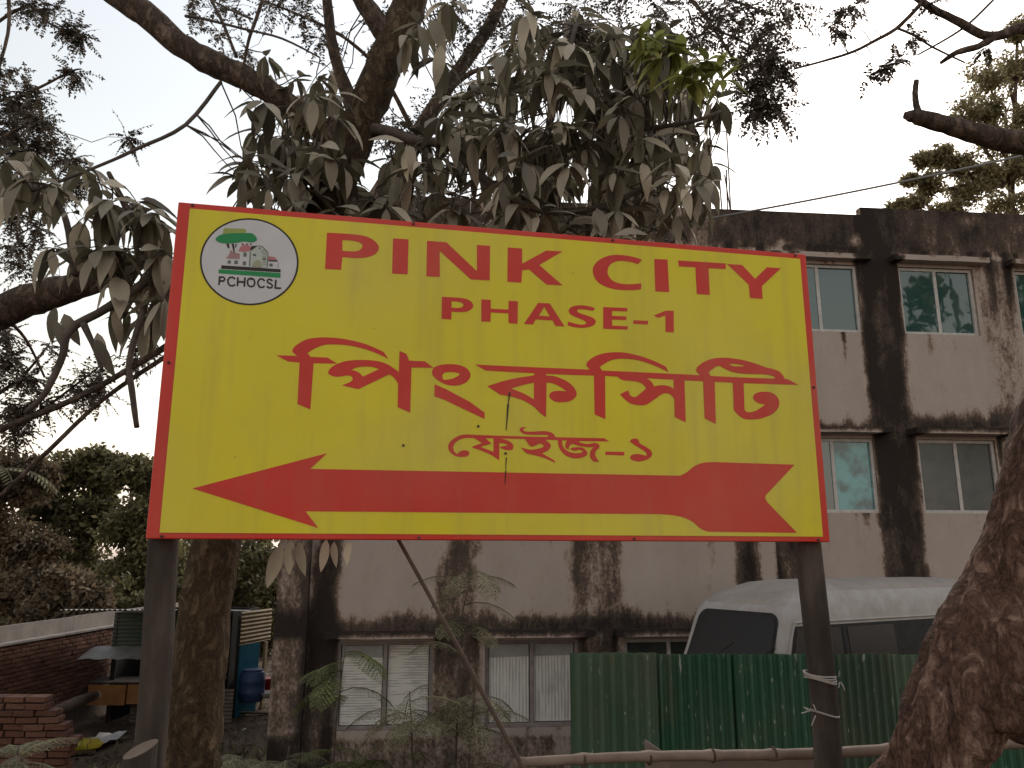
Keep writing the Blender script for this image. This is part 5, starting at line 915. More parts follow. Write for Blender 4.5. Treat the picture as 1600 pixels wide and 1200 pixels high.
# barrel, bucket, basin, litter
def lathe(prof, c, n=20):
    q = MB()
    for (r_, z_) in prof:
        for i in range(n): q.v.append((c[0] + r_*math.cos(2*math.pi*i/n), c[1] + r_*math.sin(2*math.pi*i/n), c[2] + z_))
    for k in range(len(prof) - 1):
        for i in range(n):
            a, b = k*n + i, k*n + (i+1) % n; q.f.append((a, b, b+n, a+n)); q.m.append(0)
    q.f.append(tuple(range(n))[::-1]); q.m.append(0); q.f.append(tuple((len(prof)-1)*n + i for i in range(n))); q.m.append(0)
    return q
MT['blue_p'] = mat('blue_plastic', (.025,.05,.12), (.04,.07,.16), .5, 5); MT['red_p'] = mat('red_plastic', (.42,.02,.03), (.35,.02,.025), .45, 5); MT['white_p'] = mat('white_plastic', (.55,.54,.53), (.42,.4,.38), .5, 5); MT['yellow_p'] = mat('yellow_plastic', (.48,.38,.03), (.36,.27,.03), .5, 8)
zg = P(392, 1096, 17.0)
bar = thing('plastic_barrel', zg, 'blue plastic barrel standing beside the tin shed', 'barrel')
lathe([(.20,0),(.235,.03),(.25,.16),(.262,.18),(.25,.20),(.255,.38),(.266,.40),(.255,.42),(.24,.55),(.20,.59)], zg).build('drum', MT['blue_p'], bar, smooth=True)
lathe([(.205,.592),(.205,.615),(.19,.62)], zg).build('lid', MT['blue_p'], bar)
p_ = P(415, 1079, 17.6); bk = thing('plastic_bucket', p_, 'red plastic bucket to the right of the blue barrel', 'bucket')
lathe([(.10,0),(.135,.22),(.145,.225),(.145,.245),(.125,.245)], p_).build('tub', MT['red_p'], bk, smooth=True)
q = MB(); q.tube([p_ + Vector((.14*math.cos(t), 0, .24 + .10*math.sin(t))) for t in [math.pi*i/8 for i in range(9)]], .005, 5); q.build('handle', MT['white_al'], bk)
p_ = P(418, 1090, 17.1); o = lathe([(.12,0),(.20,.10),(.21,.11),(.19,.105),(.115,.015)], p_).build('basin', MT['white_p'], smooth=True); tag(o, 'shallow white basin on the ground beside the blue barrel', 'basin')
zg2 = [x_ for x_ in (0,)]
q = MB(); n = 10
c_ = P(158, 1156, 14.6)
for i in range(n):
    for j in range(n):
        pts = []
        for a, b in ((i,j),(i+1,j),(i+1,j+1),(i,j+1)):
            x_, y_ = c_.x - .33 + .6 * a / n + .1 * b / n, c_.y - .5 + 1.0 * b / n
            pts.append((x_, y_, gz(x_, y_) + .10 + .10 * noise.noise(Vector((x_ * 3.2, y_ * 3.2, 5))) + .05 * noise.noise(Vector((x_ * 9, y_ * 9, 5)))))
        q.face(pts)
tag(q.build('plastic_sheet', MT['white_p'], smooth=True), 'crumpled white plastic sheet lying on the ground before the shed', 'plastic sheet')
q = MB(); c_ = P(135, 1160, 14.0)
for i in range(9):
    for j in range(12):
        def bp_(a, b):
            th, ph = math.pi * a / 9, 2 * math.pi * b / 12; d_ = Vector((math.sin(th)*math.cos(ph), math.sin(th)*math.sin(ph), math.cos(th)))
            r_ = 1 + .35 * noise.noise(d_ * 2.1); return Vector((c_.x + .24*r_*d_.x, c_.y + .2*r_*d_.y, gz(c_.x, c_.y) + .09 + .11*r_*d_.z))
        q.face([bp_(i,j), bp_(i+1,j), bp_(i+1,j+1), bp_(i,j+1)])
tag(q.build('plastic_bag', MT['yellow_p'], smooth=True), 'crumpled yellow plastic bag beside the white plastic sheet', 'bag')
# scattered litter, dry leaves and clods on the lot
cols = [MT['dirt'], MT['bark'], MT['white_p'], MT['mortar'], MT['twig'], MT['blue_p']]
q = MB()
for k in range(7000):
    y_ = rnd.uniform(8, 30); x_ = rnd.uniform(-.62, -.02) * y_
    z_ = gz(x_, y_) + .012; s_ = rnd.uniform(.015, .06); an = rnd.uniform(0, 6.3); mi = rnd.choices(range(6), (4, 5, .9, 3, 4, .15))[0]
    d1 = Vector((math.cos(an), math.sin(an), rnd.uniform(-.4, .4))) * s_; d2 = Vector((-math.sin(an), math.cos(an), rnd.uniform(-.4, .4))) * s_ * .6
    c_ = Vector((x_, y_, z_ + s_ * .3)); q.face([c_ - d1, c_ - d2, c_ + d1, c_ + d2], mi)
    q.face([c_ - d1, c_ + Vector((0,0,s_*.5)), c_ + d1], mi)
tag(q.build('ground_litter', cols), 'dry leaves, clods and scraps of litter over the bare ground', 'litter', kind='stuff')
# ------------------------------------------------------------------ vegetation helpers
def leaf_geo(k, W=.31):
    """one broad leaf: base at origin, along +X, length 1; folded along the midrib and drooping"""
    rr = random.Random(k); n = 6; bend = rr.uniform(.2, .9); fold = rr.uniform(.10, .35); tw = rr.uniform(-.25, .25); W = W * rr.uniform(.85, 1.2)
    vs = []
    for i in range(n + 1):
        t = i / n; w = .5 * W * (math.sin(math.pi * min(1, t ** .82)) ** .85 + .012) * (1 if t < 1 else .2)
        x = t * (1 - .12 * bend); z = -bend * t * t * .6; a = tw * t
        for s_ in (-1, 0, 1):
            y = s_ * w; h = abs(s_) * w * fold + .012 * math.sin(9 * t + k) * abs(s_)
            vs.append((x, y * math.cos(a) - h * math.sin(a), z + h * math.cos(a) + y * math.sin(a)))
    fs = []
    for i in range(n):
        for s_ in (0, 1): a = i * 3 + s_; fs.append((a, a + 3, a + 4, a + 1))
    return vs, fs
LG = [leaf_geo(k) for k in range(8)]
def leaf_mesh(k, mt):
    me = bpy.data.meshes.new('leaf'); me.from_pydata(LG[k][0], [], LG[k][1]); me.materials.append(mt)
    me.polygons.foreach_set('use_smooth', [True] * len(me.polygons)); me.update(); return me
def leaf_matrix(base, d, up, L):
    x = d.normalized(); y = up.cross(x)
    if y.length < .05: y = Vector((0, 1, 0)).cross(x)
    y.normalize(); z = x.cross(y)
    return Matrix(((x.x, y.x, z.x, base.x), (x.y, y.y, z.y, base.y), (x.z, y.z, z.z, base.z), (0, 0, 0, 1))) @ Matrix.Scale(L, 4)
def in_poly(x, y, pl):
    c = False; j = len(pl) - 1
    for i in range(len(pl)):
        if (pl[i][1] > y) != (pl[j][1] > y) and x < (pl[j][0] - pl[i][0]) * (y - pl[i][1]) / (pl[j][1] - pl[i][1]) + pl[i][0]: c = not c
        j = i
    return c
def nearest(p, sk): return min(sk, key=lambda q: (q - p).length)
def rvec(r=rnd):
    while True:
        v = Vector((r.uniform(-1, 1), r.uniform(-1, 1), r.uniform(-1, 1)))
        if .05 < v.length < 1: return v.normalized()
def sagline(a, b, sag, n=4, wob=.03):
    out = []; L = (b - a).length
    for i in range(n + 1):
        t = i / n; p = a.lerp(b, t); p.z -= sag * L * math.sin(math.pi * t) * .5
        if 0 < i < n: p += rvec() * wob * L
        out.append(p)
    return out
def rhomb(q, c, d, nrm, L, Wd, mi=0):
    s_ = d.cross(nrm)
    if s_.length < 1e-4: return
    s_ = s_.normalized() * Wd * .5
    q.face([c, c + d * L * .45 + s_, c + d * L, c + d * L * .45 - s_], mi)
def pinnate(tw, lf, base, d, L, n, ls, droop=.6, mi=0, seed=None):
    """one pinnate spray: curved rachis with opposite leaflets"""
    d = d.normalized(); p = Vector(base); pts = [p.copy()]; st = L / n; side0 = d.cross(Vector((0, 0, 1)))
    if side0.length < .1: side0 = Vector((1, 0, 0))
    side0.normalize(); up = (side0.cross(d) + rvec() * .5).normalized()
    for i in range(n):
        d = (d + Vector((0, 0, -droop / n))).normalized(); p = p + d * st; pts.append(p.copy())
        sd_ = d.cross(up).normalized()
        for s_ in (-1, 1):
            if rnd.random() < .12: continue
            dd = (sd_ * s_ + d * rnd.uniform(.2, .7) + rvec() * .25 + Vector((0, 0, -.25))).normalized()
            k = ls * rnd.uniform(.7, 1.2) * (1 - .35 * i / n)
            rhomb(lf, p, dd, (up + rvec() * .6).normalized(), k, k * .55, mi)
    rhomb(lf, p, d, up, ls, ls * .5, mi)
    if tw is not None: tw.tube([pts[0], pts[len(pts)//2], pts[-1]], [.0022, .0018, .001], 4, cap=False)
def fine_cluster(tw, lf, px, py, rp, Y, n, sk, ls=.022, L=(.14, .26), mi=0, tr=.004):
    c = P(px, py, Y); r_ = M(rp, Y); a = nearest(c, sk)
    if (a - c).length > .03: tw.tube(sagline(a, c, rnd.uniform(-.1, .25), 5, .05), [tr * (1 - .13 * i) for i in range(6)], 5, cap=False)
    for k in range(n):
        off = rvec() * r_ * rnd.uniform(.1, 1); off.z *= .8
        b = c + off * .4
        d = (off.normalized() * .8 + rvec() * .5 + Vector((0, 0, -.15)))
        if rnd.random() < .5: tw.tube([c, b], [.002, .0016], 4, cap=False)
        pinnate(tw, lf, b, d, rnd.uniform(*L) * min(1, .5 + r_ * 2), rnd.randint(6, 10), ls, rnd.uniform(.3, 1.1), mi)

# ------------------------------------------------------------------ broad-leaved tree right behind the sign
trA = thing('broad_leaved_tree', P(300, 1250, 3.6), 'dusty broad-leaved tree with tan trunk right behind the sign', 'tree')
q = MB(); skA = []
skA += limb(q, [(272,1420,3.55,54),(285,1260,3.58,50),(298,1130,3.6,45),(316,1000,3.62,39),(334,870,3.65,37),(385,640,3.75,36),(455,440,3.85,35),(512,315,3.9,34),(558,205,3.95,33),(596,115,4.0,32),(622,55,4.05,34),(642,0,4.1,28),(662,-70,4.2,26)], 16, 6, .16, 1)
q.build('trunk', MT['bark2'], trA, smooth=True)
def br(pxs, n=8, jit=.14, mt='bark', par=None, sub=4):
    q = MB(); s_ = limb(q, pxs, n, sub, jit, rnd.random() * 9); q.build('branch', MT[mt], par, smooth=True); return s_
skA += br([(614,70,4.05,22),(580,20,4.0,18),(548,-30,3.95,15),(520,-80,3.9,13)], 10, .14, 'bark', trA)
skA += br([(560,190,3.95,16),(530,110,3.9,11),(518,60,3.85,10),(510,-10,3.8,9)], 8, .14, 'bark', trA)
skA += br([(545,235,3.93,20),(500,200,3.9,19),(455,165,3.88,19),(420,143,3.86,20),(375,118,3.84,21),(330,98,3.82,22),(280,68,3.8,22),(235,28,3.78,22),(195,0,3.76,23),(120,-60,3.74,24)], 12, .16, 'bark', trA)
skA += br([(565,200,3.95,13),(610,207,3.9,11),(655,221,3.86,9),(710,222,3.85,8),(770,232,3.9,7),(850,225,4.0,6),(930,180,4.1,5),(1010,120,4.1,4)], 8, .14, 'twig', trA)
skA += br([(700,222,3.85,8),(770,290,3.8,7),(850,330,3.8,6),(950,320,3.85,5),(1040,270,3.9,4)], 7, .14, 'twig', trA)
skA += br([(850,225,4.0,6),(880,120,4.1,5),(900,40,4.15,4)], 6, .14, 'twig', trA)
skA += br([(930,180,4.1,5),(1000,200,4.0,5),(1080,190,3.95,4),(1125,175,3.95,3)], 6, .14, 'twig', trA)
skA += br([(345,128,3.83,3.5),(290,195,3.7,3.5),(215,232,3.6,3.5),(165,255,3.55,3),(70,292,3.5,3),(10,310,3.5,2)], 6, .1, 'twig', trA)
skA += br([(410,560,3.8,14),(320,470,3.6,13),(255,420,3.5,12),(235,400,3.45,9),(200,330,3.45,6),(170,270,3.5,4)], 8, .14, 'bark', trA)
skA += br([(75,300,3.5,4),(100,335,3.5,5),(112,390,3.48,6),(118,430,3.46,6)], 6, .14, 'twig', trA)
skA += br([(255,420,3.5,8),(170,480,3.4,7),(110,515,3.38,7),(97,560,3.38,6),(70,615,3.38,5),(40,645,3.38,4)], 7, .14, 'twig', trA)
skA += br([(130,505,3.38,6),(148,545,3.38,4),(160,580,3.38,3)], 6, .1, 'twig', trA)
skA += br([(225,480,3.42,5),(203,560,3.38,5),(206,610,3.38,5),(214,668,3.38,4)], 7, .2, 'twig', trA)
skA += br([(270,535,3.45,6),(205,575,3.4,5),(120,622,3.38,5),(0,672,3.36,5),(-60,700,3.36,4)], 7, .08, 'bark', trA)
skA += br([(262,555,3.46,4),(160,625,3.42,3.5),(75,705,3.4,3.5),(0,775,3.4,3)], 6, .08, 'bark', trA)
skA += br([(395,30,3.75,2),(370,20,3.76,2),(330,0,3.8,1.6)], 6, .1, 'twig', trA)
skA += br([(410,0,3.7,3.5),(400,30,3.72,3.5),(388,65,3.75,3),(380,110,3.8,2.5)], 6, .1, 'twig', trA)
skA += br([(290,25,3.8,3),(320,30,3.75,2.5),(380,45,3.7,2.2),(440,60,3.7,2),(500,90,3.75,1.6)], 6, .1, 'twig', trA)
skA += br([(330,0,3.7,3),(350,40,3.72,3),(370,90,3.78,3)], 6, .1, 'twig', trA)
q = MB(); bl = P(326, 1128, 3.52)       # swollen burl low on the trunk
REG = [([(5,235),(80,215),(180,235),(290,280),(315,330),(275,400),(270,470),(190,485),(130,440),(60,390),(5,310)], 36, 3.3, 3.75, .19),
       ([(385,120),(440,60),(520,110),(560,200),(605,335),(380,340),(365,285),(395,190)], 50, 3.45, 4.15, .185),
       ([(600,210),(700,170),(860,160),(900,390),(560,390),(560,310)], 62, 3.5, 4.3, .195),
       ([(745,60),(860,0),(1000,20),(1090,70),(1150,180),(1125,265),(1060,380),(800,390),(740,250)], 170, 3.55, 4.6, .19),
       ([(620,0),(700,0),(720,110),(650,130)], 4, 3.7, 3.9, .20),
       ([(700,150),(860,0),(1010,40),(1080,140),(1040,350),(780,370)], 100, 4.5, 5.4, .25),
       ([(420,120),(540,160),(560,330),(400,330)], 30, 4.2, 4.8, .22),
       ([(215,400),(280,380),(275,520),(225,500)], 7, 3.3, 3.6, .2)]
leaves = []; twA = MB()
for pl, cnt, Ya, Yb, Ln in REG:
    xa, xb = min(p[0] for p in pl), max(p[0] for p in pl); ya, yb = min(p[1] for p in pl), max(p[1] for p in pl); k = 0
    while k < cnt:
        px, py = rnd.uniform(xa, xb), rnd.uniform(ya, yb)
        if not in_poly(px, py, pl): continue
        k += 1; Y = rnd.uniform(Ya, Yb); c = P(px, py, Y); a = nearest(c, skA)
        twA.tube(sagline(a, c, rnd.uniform(-.2, .1), 4, .04), [.0045, .004, .0035, .003, .0022], 5, cap=False)
        az0 = rnd.uniform(0, 6.28); nl = rnd.randint(5, 8)
        for j in range(nl):
            az = az0 + j * 2.4 + rnd.uniform(-.4, .4); dr = R(rnd.choice((rnd.uniform(-10, 25), rnd.uniform(0, 40), rnd.uniform(30, 65), rnd.uniform(55, 85))))
            d = Vector((math.cos(az) * math.cos(dr), math.sin(az) * math.cos(dr), -math.sin(dr)))
            b = c + d * .015 + rvec() * .012
            up = Vector((math.cos(az) * .9, math.sin(az) * .9 - .25, .55)) + rvec() * .3
            leaves.append((b, d, up, Ln * rnd.uniform(.7, 1.25), Y))
for (px, py, Y, L_, dx) in ((455,842,3.3,.17,-.12), (440,850,3.32,.20,-.25), (468,846,3.34,.15,.1), (510,842,3.3,.14,-.06), (522,846,3.32,.11,.05), (548,845,3.34,.12,-.35), (88,480,3.4,.17,-.1), (86,500,3.38,.16,.45), (152,520,3.38,.16,.4), (150,530,3.37,.19,.55), (178,485,3.38,.16,.3), (100,490,3.4,.16,.5), (690,70,3.7,.24,-.1), (672,30,3.72,.22,.5), (640,62,3.7,.2,-.2)):
    leaves.append((P(px, py, Y), Vector((dx, rnd.uniform(-.3, .3), -1)), Vector((.2, -1, .3)) + rvec() * .3, L_, Y - 1))
leaves.sort(key=lambda l: l[4] - 2.2 * l[3])
LMESH = [leaf_mesh(k, MT['leaf']) for k in range(8)]
invA = world_of(trA).inverted()
q = MB()
for i, (b, d, up, L_, Y) in enumerate(leaves):
    k = rnd.randrange(8); mw = leaf_matrix(b, d, up, L_)
    if i < 300:
        o = bpy.data.objects.new('leaf', LMESH[k]); COL.objects.link(o); o.parent = trA; o.matrix_parent_inverse = invA; o.matrix_basis = mw
    else: q.add([mw @ Vector(v_) for v_ in LG[k][0]], LG[k][1])
tag(q.build('foliage', MT['leaf'], trA, smooth=True), kind='stuff')
q = MB()
for (px, py) in ((1025,62),(1045,70),(1060,85),(1085,105),(1105,95),(1035,92),(1120,112),(1000,58),(1070,120),(1095,128),(1010,80),(1130,125)):
    c = P(px, py, rnd.uniform(3.4, 3.55)); a = nearest(c, skA); twA.tube(sagline(a, c, -.2), .003, 5, cap=False)
    for j in range(8):
        az = rnd.uniform(0, 6.28); d = Vector((math.cos(az), math.sin(az), rnd.uniform(-.7, .3))); mw = leaf_matrix(c, d, Vector((0, -.5, 1)) + rvec() * .3, rnd.uniform(.12, .19)); k = rnd.randrange(8)
        q.add([mw @ Vector(v_) for v_ in LG[k][0]], LG[k][1])
tag(q.build('young_foliage', MT['leaf_new'], trA, smooth=True), 'fresh yellow-green young leaves at the top right of the crown', kind='stuff')
tag(twA.build('twigs', MT['twig'], trA, smooth=True), kind='stuff')

# ------------------------------------------------------------------ fine-leaved trees
def fine_tree(name, base, label, limbs, clusters, mt, ls, Lr, bark='bark', tr=.004, dens=1.0):
    t = thing(name, base, label, 'tree'); sk = []
    for i, lm in enumerate(limbs):
        q = MB(); s_ = limb(q, lm if i == 0 else [(a_, b_, c_, d_ * .6) for a_, b_, c_, d_ in lm], 12 if i == 0 else 7, 5, .15, i * 3.1); sk += s_; q.build('trunk' if i == 0 else 'branch', MT[bark], t, smooth=True)
    tw, lf = MB(), MB()
    vis = [p for p in sk]
    for (px, py, rp, Y, n) in clusters: fine_cluster(tw, lf, px, py, rp, Y, max(1, int(n * dens)), vis, ls, Lr, 0, tr)
    tag(tw.build('twigs', MT['twig'], t), kind='stuff'); tag(lf.build('foliage', MT[mt], t), kind='stuff')
    return t
fine_tree('fine_leaved_tree', P(305, 1200, 7.6), 'tree with sprays of tiny leaves rising behind the broad-leaved tree',
  [[(300,1330,7.6,26),(304,1100,7.6,24),(330,860,7.5,22),(430,600,7.3,20),(560,360,7.1,17),(690,150,6.9,13),(765,40,6.8,11),(810,-60,6.7,9)],
   [(690,150,6.9,9),(740,112,6.7,7),(800,100,6.5,5),(870,60,6.4,4)], [(650,215,6.95,8),(600,120,6.8,6),(540,60,6.6,5),(460,20,6.5,4),(380,-10,6.4,3)],
   [(700,130,6.9,6),(690,60,6.7,5),(720,-20,6.6,4)], [(590,310,7.05,6),(640,270,6.8,5),(700,250,6.6,4),(690,320,6.5,3)], [(640,240,6.9,5),(720,200,6.6,4),(800,180,6.4,3)],
   [(810,-60,6.7,9),(950,-50,6.2,8),(1060,-15,5.8,7),(1115,45,5.5,5),(1150,100,5.4,4),(1185,145,5.3,3)], [(1060,-15,5.8,5),(1140,0,5.6,4),(1210,25,5.4,3)], [(1115,45,5.5,4),(1170,70,5.4,3),(1215,105,5.3,2)], [(1075,15,5.7,3),(1100,90,5.5,2.5),(1118,140,5.4,2)]],
  [(470,20,40,6.4,9),(500,60,35,6.5,8),(430,15,30,6.4,6),(360,10,30,6.3,7),(300,15,22,6.3,5),(740,60,45,6.6,12),(700,20,40,6.6,12),(780,20,40,6.6,10),(760,140,40,6.5,9),(820,30,45,6.4,12),(650,190,40,6.7,8),(700,150,35,6.6,10),(760,190,40,6.5,9),(600,60,35,6.6,8),(660,290,35,6.6,8),(620,230,30,6.7,7),(900,10,45,6.2,12),(1120,15,45,5.6,16),(1160,30,40,5.5,14),(1195,55,35,5.4,12),(1215,105,28,5.3,12),(1185,130,35,5.3,16),(1205,165,28,5.3,14),(1155,90,30,5.4,10),(1235,15,30,5.4,8),(1090,60,28,5.5,8),(1200,90,30,5.3,12),(1180,170,22,5.3,8),(960,0,40,6,10),(1030,10,40,5.8,10),(590,190,25,6.8,5),(720,290,30,6.5,6),(345,55,22,6.3,4),(390,90,25,6.3,5)],
  'fine', .042, (.20, .36), dens=3.4)
fine_tree('fine_leaved_tree', P(-260, 1250, 4.6), 'tree with tiny brownish leaves at the left edge, its thick limb reaching towards the sign',
  [[(-300,1500,4.6,46),(-270,1200,4.6,40),(-240,900,4.5,36),(-180,650,4.4,32),(-90,545,4.3,28),(0,488,4.2,27),(65,462,4.15,26),(125,447,4.1,22),(175,428,4.1,17),(225,405,4.1,13),(262,385,4.1,8)],
   [(-240,900,4.5,26),(-220,600,4.8,22),(-150,350,5.0,18),(-90,180,5.1,14),(-40,60,5.2,10),(10,-40,5.3,8)], [(-90,180,5.1,7),(-10,160,5.0,5),(50,142,4.9,4),(110,112,4.8,3),(128,108,4.8,2)],
   [(-150,350,5.0,8),(-60,270,4.9,6),(20,205,4.8,5),(70,195,4.8,3)], [(-60,270,4.9,6),(20,290,4.8,5),(60,310,4.8,4)], [(-40,60,5.2,6),(40,10,5.0,4),(75,35,4.9,3),(125,60,4.9,2)], [(-180,650,4.4,10),(-60,640,4.6,7),(20,600,4.7,5),(60,560,4.7,3)], [(-60,640,4.6,6),(40,650,4.7,4),(120,600,4.7,3),(170,560,4.7,2)], [(0,488,4.2,6),(40,530,4.4,4),(70,590,4.5,3)],
   [(12,-30,3.4,6),(14,40,3.4,5),(0,100,3.4,5),(-20,160,3.4,5)]],
  [(20,160,32,4.9,16),(50,150,28,4.9,14),(118,115,16,4.8,8),(20,205,34,4.9,18),(60,190,28,4.8,16),(25,245,34,4.8,18),(10,290,34,4.8,16),(70,225,28,4.8,14),(110,250,28,4.8,12),(20,340,30,4.8,12),(30,385,30,4.7,10),(15,560,34,4.7,14),(50,590,30,4.7,12),(25,640,36,4.7,16),(65,630,26,4.7,10),(125,605,26,4.7,9),(155,590,24,4.7,8),(150,615,18,4.7,6),(45,10,24,5,9),(80,15,22,4.9,7),(120,55,20,4.9,10),(105,45,14,4.9,6),(60,355,28,4.8,9),(40,420,28,4.7,6),(10,110,26,5,6),(200,215,16,4.6,5),(130,280,26,4.7,8),(90,300,26,4.7,8),(10,520,30,4.6,8),(75,540,20,4.7,4),(230,535,18,4.4,5),(30,680,28,4.8,9),(215,560,14,4.4,4)],
  'fine', .030, (.12, .26), dens=4.0)
# ------------------------------------------------------------------ big leaning tree at right
trE = thing('leaning_tree', P(1440, 1300, 2.9), 'thick reddish-brown leaning tree trunk with a knot at the right edge', 'tree'); skE = []
q = MB(); s_ = []
tp = [(1345,1560,2.85,100),(1398,1340,2.88,84),(1454,1205,2.9,58),(1496,1110,2.92,66),(1549,1010,2.95,74),(1601,920,2.98,75),(1640,820,3.0,74),(1668,700,3.02,74),(1700,560,3.04,70),(1722,420,3.06,62),(1735,300,3.08,56),(1742,160,3.1,46),(1748,0,3.15,38)]
qq = []
for (x_, y_, Y_, r_) in tp:
    p_ = P(x_, y_, Y_); qq.append((p_.x, p_.y, p_.z, M(r_, Y_)))
qq = catmull(qq, 22); NT = 72
q.tube([t_[:3] for t_ in qq], [t_[3] for t_ in qq], NT, 0, .05, seed=4); skE += [Vector(t_[:3]) for t_ in qq]
for i, t_ in enumerate(qq):                      # sinewy ridges twisting up the trunk, flakes and hollows
    ax = Vector(t_[:3])
    for j in range(NT):
        an = 2 * math.pi * j / NT + i * .012; v_ = Vector(q.v[i * NT + j]); d_ = (v_ - ax).normalized()
        w_ = Vector((math.cos(an) * 1.5, math.sin(an) * 1.5, i * .022))
        rg = 1 - abs(noise.noise(w_ + Vector((7, 0, 0)))) * 2.2
        k_ = .10 * rg + .05 * noise.noise(w_ * 2.7) + .028 * (1 - 2 * abs(noise.noise(Vector((math.cos(an) * 6, math.sin(an) * 6, i * .10))))) + .016 * noise.noise(v_ * 60)
        q.v[i * NT + j] = tuple(v_ + d_ * t_[3] * k_)
# ridged bark: push every vertex by layered noise along its own direction from the axis
q.build('trunk', MT['bark_red'], trE, smooth=True)
def knob(name, c, rx, ry, rz, rot, mt, k=.35, seed=0):
    q = MB(); n, m_ = 18, 26; RT = Euler(rot).to_matrix()
    for i in range(n + 1):
        for j in range(m_):
            th, ph = math.pi * i / n, 2 * math.pi * j / m_; d_ = Vector((math.sin(th)*math.cos(ph), math.sin(th)*math.sin(ph), math.cos(th)))
            r_ = 1 + k * noise.noise(d_ * 1.6 + Vector((seed, 0, 0))) + .4 * k * noise.noise(d_ * 4 + Vector((seed, 2, 0)))
            q.v.append(tuple(c + RT @ Vector((d_.x*rx*r_, d_.y*ry*r_, d_.z*rz*r_))))
    for i in range(n):
        for j in range(m_):
            a, b = i*m_ + j, i*m_ + (j+1) % m_; q.f.append((a, b, b+m_, a+m_)); q.m.append(0)
    return q.build(name, mt, trE, smooth=True)
knob('knot', P(1568, 1100, 2.80), .105, .085, .09, (.3, .5, 0), MT['bark_red'], .55, 3)
knob('knot', P(1440, 1165, 2.80), .08, .05, .20, (0, .45, 0), MT['bark_red'], .3, 8)
knob('knot', P(1590, 850, 2.92), .06, .05, .17, (0, .3, 0), MT['bark_red'], .3, 12)
skE += br([(1740,250,3.08,34),(1690,238,3.05,26),(1640,231,3.02,22),(1590,222,3.0,20),(1540,212,2.98,18),(1490,198,2.96,16),(1450,187,2.95,14),(1428,182,2.94,12),(1413,180,2.94,6)], 12, .16, 'bark', trE)
q = MB(); limb(q, [(1438,184,2.945,7),(1432,165,2.94,5.5),(1430,145,2.94,5),(1432,126,2.94,4.5)], 9, 4, .1); q.build('broken_stub', MT['bark'], trE, smooth=True)
skE += br([(1748,0,3.6,16),(1660,20,3.9,12),(1600,42,4.0,10),(1545,57,4.0,8),(1500,35,4.0,7),(1455,12,4.0,6),(1400,-25,4.0,5)], 8, .14, 'bark', trE)
skE += br([(1560,54,4.0,7),(1530,72,4.0,6),(1495,82,4.0,5),(1470,98,4.1,3)], 7, .14, 'bark', trE)
skE += br([(1452,-10,4.0,4.5),(1428,18,4.0,4),(1400,45,4.0,3.5),(1370,62,4.0,3),(1335,80,4.0,2.6),(1295,93,4.0,2.2),(1240,108,4.0,1.6)], 6, .1, 'bark', trE)
skE += br([(1402,44,4.0,2.6),(1430,56,4.0,2.3),(1458,74,4.0,2),(1508,98,4.0,1.5)], 5, .1, 'bark', trE)
skE += br([(1552,0,4.1,2.2),(1515,36,4.05,2.2),(1480,60,4.0,2),(1435,85,4.0,1.6)], 5, .1, 'bark', trE)
tw, lf = MB(), MB()
for (px, py, rp, Y, n) in ((1300,35,24,4,5),(1325,15,24,4,6),(1345,8,18,4,4),(1425,58,14,4,6),(1375,105,20,4,7),(1400,95,18,4,6),(1355,120,14,4,4),(1450,8,14,4,4),(1540,75,16,4.1,4),(1310,50,12,4,3)):
    fine_cluster(tw, lf, px, py, rp, Y, n + 3, skE, .032, (.10, .17), 0, .003)
tag(tw.build('twigs', MT['twig'], trE), kind='stuff'); tag(lf.build('foliage', MT['fine'], trE), kind='stuff')

# ------------------------------------------------------------------ leafy trees and shrubs made of leaf clumps
def clump(lf, c, r, n, ls, mi=0, flat=.8):
    subs = [c + rvec() * r * rnd.uniform(.2, .85) for _ in range(max(3, int(n / 45)))]
    for k in range(n):
        s_ = rnd.choice(subs); p = s_ + rvec() * r * .38 * rnd.random() ** .5; p.z = c.z + (p.z - c.z) * flat
        d = (rvec() + Vector((0, 0, -.35)) + (p - c) * (.5 / r)).normalized(); k_ = ls * rnd.uniform(.6, 1.3)
        rhomb(lf, p, d, (rvec() + Vector((0, 0, .8))).normalized(), k_, k_ * .5, mi)
def leafy(name, cat, base, label, blobs, mt, ls, n, trunk_r=.08, group=None, Ymul=1, bark='twig'):
    """blobs: (px,py,r_px,Y)"""
    cs = [(P(px, py, Y), M(rp, Y)) for px, py, rp, Y in blobs]
    b = Vector(base); b.z = gz(b.x, b.y); t = thing(name, b, label, cat, group)
    top = max(cs, key=lambda c: c[0].z)[0]
    q = MB(); mid = b.lerp(top, .5) + rvec() * .2; q.tube([b - Vector((0,0,.2)), b.lerp(mid, .5), mid, top], [trunk_r * 1.2, trunk_r, trunk_r * .7, trunk_r * .3], 8, jit=.15)
    for c, r_ in cs: q.tube(sagline(nearest(c, [b.lerp(mid, .6), mid, mid.lerp(top, .5)]), c, -.1, 4, .06), [trunk_r*.5, trunk_r*.4, trunk_r*.35, trunk_r*.25, trunk_r*.12], 6)
    q.build('trunk', MT[bark], t, smooth=True)
    lf = MB()
    for c, r_ in cs: clump(lf, c, r_, n, ls)
    tag(lf.build('crown', MT[mt], t), kind='stuff'); return t
leafy('roadside_tree', 'tree', (13.5, 23, 0), 'hazy olive-leaved tree rising beyond the building roof at right',
  [(1545,125,48,22),(1595,105,45,22),(1505,185,40,22),(1560,215,50,22),(1600,265,48,22),(1470,245,30,22),(1515,300,36,22),(1450,290,28,22),(1425,318,24,22),(1575,320,40,22),(1610,180,45,22),(1660,200,70,22),(1480,330,30,22),(1420,280,14,22),(1440,250,18,22),(1500,255,30,22),(1540,270,34,22),(1545,175,36,22),(1400,325,16,22),(1590,50,30,22)], 'fine_g', .13, 1700, .14, bark='bark')
